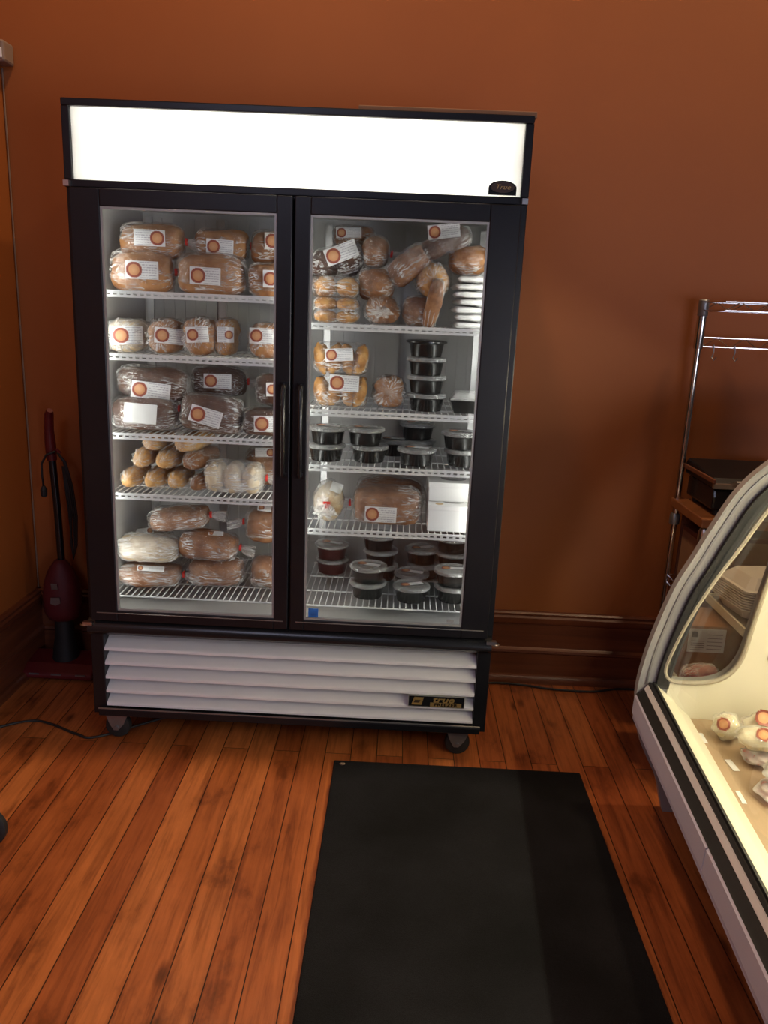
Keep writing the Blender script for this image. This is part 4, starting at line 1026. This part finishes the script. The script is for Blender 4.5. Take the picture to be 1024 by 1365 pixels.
# curved front glass
gp = offs(seg, .066); gq = offs(seg, .071); gp = [(-.093, .44)] + [q for q in gp if q[1] > .46]; gq = [(-.088, .44)] + [q for q in gq if q[1] > .46]
poly_holes(gp + gq[::-1], None, -LEN, -.012, 'front_glass', M['caseglass'], CA)
# long front members
def bar(pts, name, mat, s0=-LEN, s1=-.0, bev=.0, parent=CA):
    return MB().prism(pts, s0, s1).obj(name, mat, parent, bevel=bev)
bar([(-.134, .335), (-.142, .345), (-.140, .402), (-.134, .408), (-.10, .408), (-.10, .335)], 'front_bumper', M['casepanel'], -.73, -.002, .0)
bar([(-.134, .335), (-.142, .345), (-.140, .402), (-.134, .408), (-.10, .408), (-.10, .335)], 'front_bumper', M['casepanel'], -LEN, -.735, .0)
bar([(-.128, .4065), (-.136, .4075), (-.113, .4255), (-.105, .421)], 'black_strip', M['rubber'])
bar([(-.113, .421), (-.113, .427), (-.105, .440), (-.100, .440), (-.100, .421)], 'white_strip', M['whiteplastic'])
bar([(-.101, .436), (-.103, .447), (-.098, .452), (-.0955, .446), (-.091, .446), (-.089, .453), (-.082, .452), (-.080, .436)], 'glass_gasket', M['rubber'])
bar([(-.128, .318), (-.137, .324), (-.137, .335), (-.110, .335), (-.110, .318)], 'front_lip', M['casepanel'])
bar([(-.115, .318), (-.10, .30), (.0, .215), (.06, .200), (.06, .318)], 'underside', M['casegrey'])
bar([(.08, .0), (.08, .215), (.74, .215), (.74, .0)], 'base', M['black'])
bar([(-.098, .335), (-.082, .448), (-.080, .448), (.031, .349), (.031, .345), (.03, .335)], 'front_sill', M['casecream'])
bar([(.03, .325), (.03, .341), (.74, .341), (.74, .325)], 'deck', M['casedeck'])
bar([(-.10, .318), (-.10, .324), (.76, .324), (.76, .318)], 'underpan', M['casegrey'])
bar([(.74, .20), (.74, 1.25), (.80, 1.25), (.80, .20)], 'rear_panel', M['casecream'])
bar([(.44, 1.255), (.44, 1.285), (.78, 1.285), (.78, 1.255)], 'top_panel', M['casegrey'])
M['casetube'] = emit('case_lamp_glow', (1, .90, .66), 150)
MB().tube([(.52, -.10, 1.225), (.52, -LEN + .1, 1.225)], .013, 12).obj('case_lamp', M['casetube'], CA, smooth='auto')
bar([(.50, 1.236), (.50, 1.255), (.54, 1.255), (.54, 1.236)], 'lamp_holder', M['casecream'])
MB().box(.236, .25, -.008, -.004, .555, .57).obj('vent_clip', M['dullmetal'], CA)
# things lying in the case (case frame -> world)
ca, sa = math.cos(R(-3.5)), math.sin(R(-3.5))
def CW(t, s, z): return (1.936 + t * ca - s * sa, -.248 + t * sa + s * ca, z)
DK = .3415
GD = 'wrapped food on the deck of the display case'
def wrapped(t, s, z, rx, ry, rz_, mat, text, logo=None, seed=0, name='wrapped_cheese', cat='food', inner=True):
    rt = thing(name, text, cat, CW(t, s, z), (0, 0, R(-3.5)), GD)
    bb = MB().ball((0, 0, rz_ * .94), rx * .93, ry * .93, rz_ * .93, .18, seed, 26, 16).obj('food', mat, rt, smooth=True)
    bm_ = MB().ball((0, 0, rz_), rx, ry, rz_, .30, seed, 40, 24); bo = bm_.obj('wrap', M['film'] if mat == M['meat'] else M['filmwhite'], rt, smooth=True)
    if logo:
        dx, dz, ss = logo
        bpy.context.view_layer.update()
        c = Vector(CW(t, s, z + rz_)); d = (c - EYE).normalized()
        right = Vector((1, 0, 0)); right = (right - d * right.dot(d)).normalized(); up = right.cross(d)
        wp = c + right * dx + up * dz - d * max(rx, rz_) * .7
        sticker(rt, bo, wp, ss, ss, 10, 0)
        lb_ = [c_ for c_ in rt.children if c_.name.startswith('label')]
        if lb_:
            lb_[0].data.materials.clear(); lb_[0].data.materials.append(M['logo'])
            me_ = lb_[0].data; bm = bmesh.new(); bm.from_mesh(me_); ul = bm.loops.layers.uv.active
            kill = [f for f in bm.faces if (sum(((l[ul].uv.x - .5) for l in f.loops)) / 4) ** 2 + (sum(((l[ul].uv.y - .5) for l in f.loops)) / 4) ** 2 > .26]
            bmesh.ops.delete(bm, geom=kill, context='FACES'); bm.to_mesh(me_); bm.free(); lb_[0].name = 'logo_sticker'
    return rt
wrapped(.105, -.115, DK, .040, .040, .040, M['cheese'], 'round wrapped cheese ball with an orange logo at the far left of the case deck', (-.008, .006, .036), 3)
wrapped(.215, -.11, DK, .062, .050, .045, M['cheese'], 'larger wrapped cheese right of the small ball, dark red sticker on top', (.0, .026, .045), 11)
wrapped(.165, -.235, DK, .052, .050, .020, M['meat'], 'wrapped red meat pack lying under the oval cheese in the case', None, 21, 'wrapped_meat')
wrapped(.155, -.225, DK + .041, .062, .050, .026, M['cheese'], 'flat oval wrapped cheese lying on a red meat pack in the case', (.012, .012, .036), 31)
wrapped(.165, -.41, DK, .072, .060, .022, M['meat'], 'wrapped red meat pack at the bottom of the nearest pile in the case', None, 41, 'wrapped_meat')
wrapped(.17, -.40, DK + .045, .062, .055, .030, M['floury'], 'white wrapped pack in the middle of the nearest pile in the case', None, 51, 'wrapped_pack')
wrapped(.185, -.375, DK + .106, .055, .052, .022, M['pale'], 'pale wrapped pack on top of the nearest pile in the case', (-.005, .012, .038), 61, 'wrapped_pack')
wrapped(.30, -.20, DK, .055, .050, .045, M['floury'], 'white wrapped pack with a red sticker at the back of the case deck', (-.01, .02, .04), 71, 'wrapped_pack')
wrapped(.32, -.36, DK, .055, .05, .04, M['cheese'], 'wrapped cheese at right behind the nearest pile in the case', None, 81)
for i, (t, s, text) in enumerate([(.040, -.125, 'small white price card at the far end of the case deck'), (.078, -.265, 'white price card in front of the oval cheese in the case'), (.050, -.42, 'white price card in front of the nearest pile in the case')]):
    o = MB().box(-.006, .006, -.028, .028, 0, .0012).obj('price_card', M['plainpaper'])
    o.location = CW(t, s, DK + .0005); o.rotation_euler = (0, 0, R(-3.5 + (8 if i == 1 else 0))); tag(o, text, 'price card', 'price cards in the display case')
    if i == 1: o.scale = (1.5, 1, 1)

# ------------------------------------------------------------------ lights
def area(name, loc, target, size, energy, color, sy=None):
    l = bpy.data.lights.new(name, 'AREA'); l.size = size; l.energy = energy; l.color = color
    if sy: l.shape = 'RECTANGLE'; l.size_y = sy
    o = bpy.data.objects.new(name, l); COL.objects.link(o); o.location = loc
    o.rotation_euler = (Vector(target) - Vector(loc)).to_track_quat('-Z', 'Y').to_euler(); return o
area('ceiling_lamp_right', (2.95, .02, 4.3), (2.2, -.2, 0), .20, 32, (1, .70, .42))
area('ceiling_lamp_left', (.62, .055, 4.3), (.5, -.7, 0), .20, 41, (1, .68, .38))
area('shop_window_right', (3.45, -4.3, .95), (.8, .2, .5), 2.2, 70, (.76, .78, 1), 1.3)
area('shop_window_left', (-.2, -3.8, 2.95), (1.8, -.6, .3), 1.6, 24, (.72, .74, 1), .9)
wd = bpy.data.worlds.new('room_ambience'); scene.world = wd; wd.use_nodes = True
bgn = wd.node_tree.nodes['Background']; bgn.inputs[0].default_value = (.75, .72, .80, 1); bgn.inputs[1].default_value = .03

# ------------------------------------------------------------------ camera
yaw, pitch, roll, fpx = -.0159, .2511, .043, 1061.0
cp, sp, cy_, sy_ = math.cos(pitch), math.sin(pitch), math.cos(yaw), math.sin(yaw)
fwd = Vector((sy_ * cp, cy_ * cp, -sp)); rgt = Vector((cy_, -sy_, 0)); upv = rgt.cross(fwd)
c, s_ = math.cos(roll), math.sin(roll); r2 = rgt * c + upv * s_; u2 = -rgt * s_ + upv * c
cam = bpy.data.cameras.new('camera'); co = bpy.data.objects.new('camera', cam); COL.objects.link(co)
mw = Matrix((r2, u2, -fwd)).transposed().to_4x4(); mw.translation = (1.03, -2.5159, 1.5362); co.matrix_world = mw
cam.sensor_fit = 'VERTICAL'; cam.sensor_height = 36; cam.lens = fpx / 1365 * 36; cam.clip_start = .02
scene.camera = co
scene.view_settings.view_transform = 'Standard'; scene.view_settings.look = 'None'; scene.view_settings.exposure = 0; scene.view_settings.gamma = 1
scene.cycles.transparent_max_bounces = 24
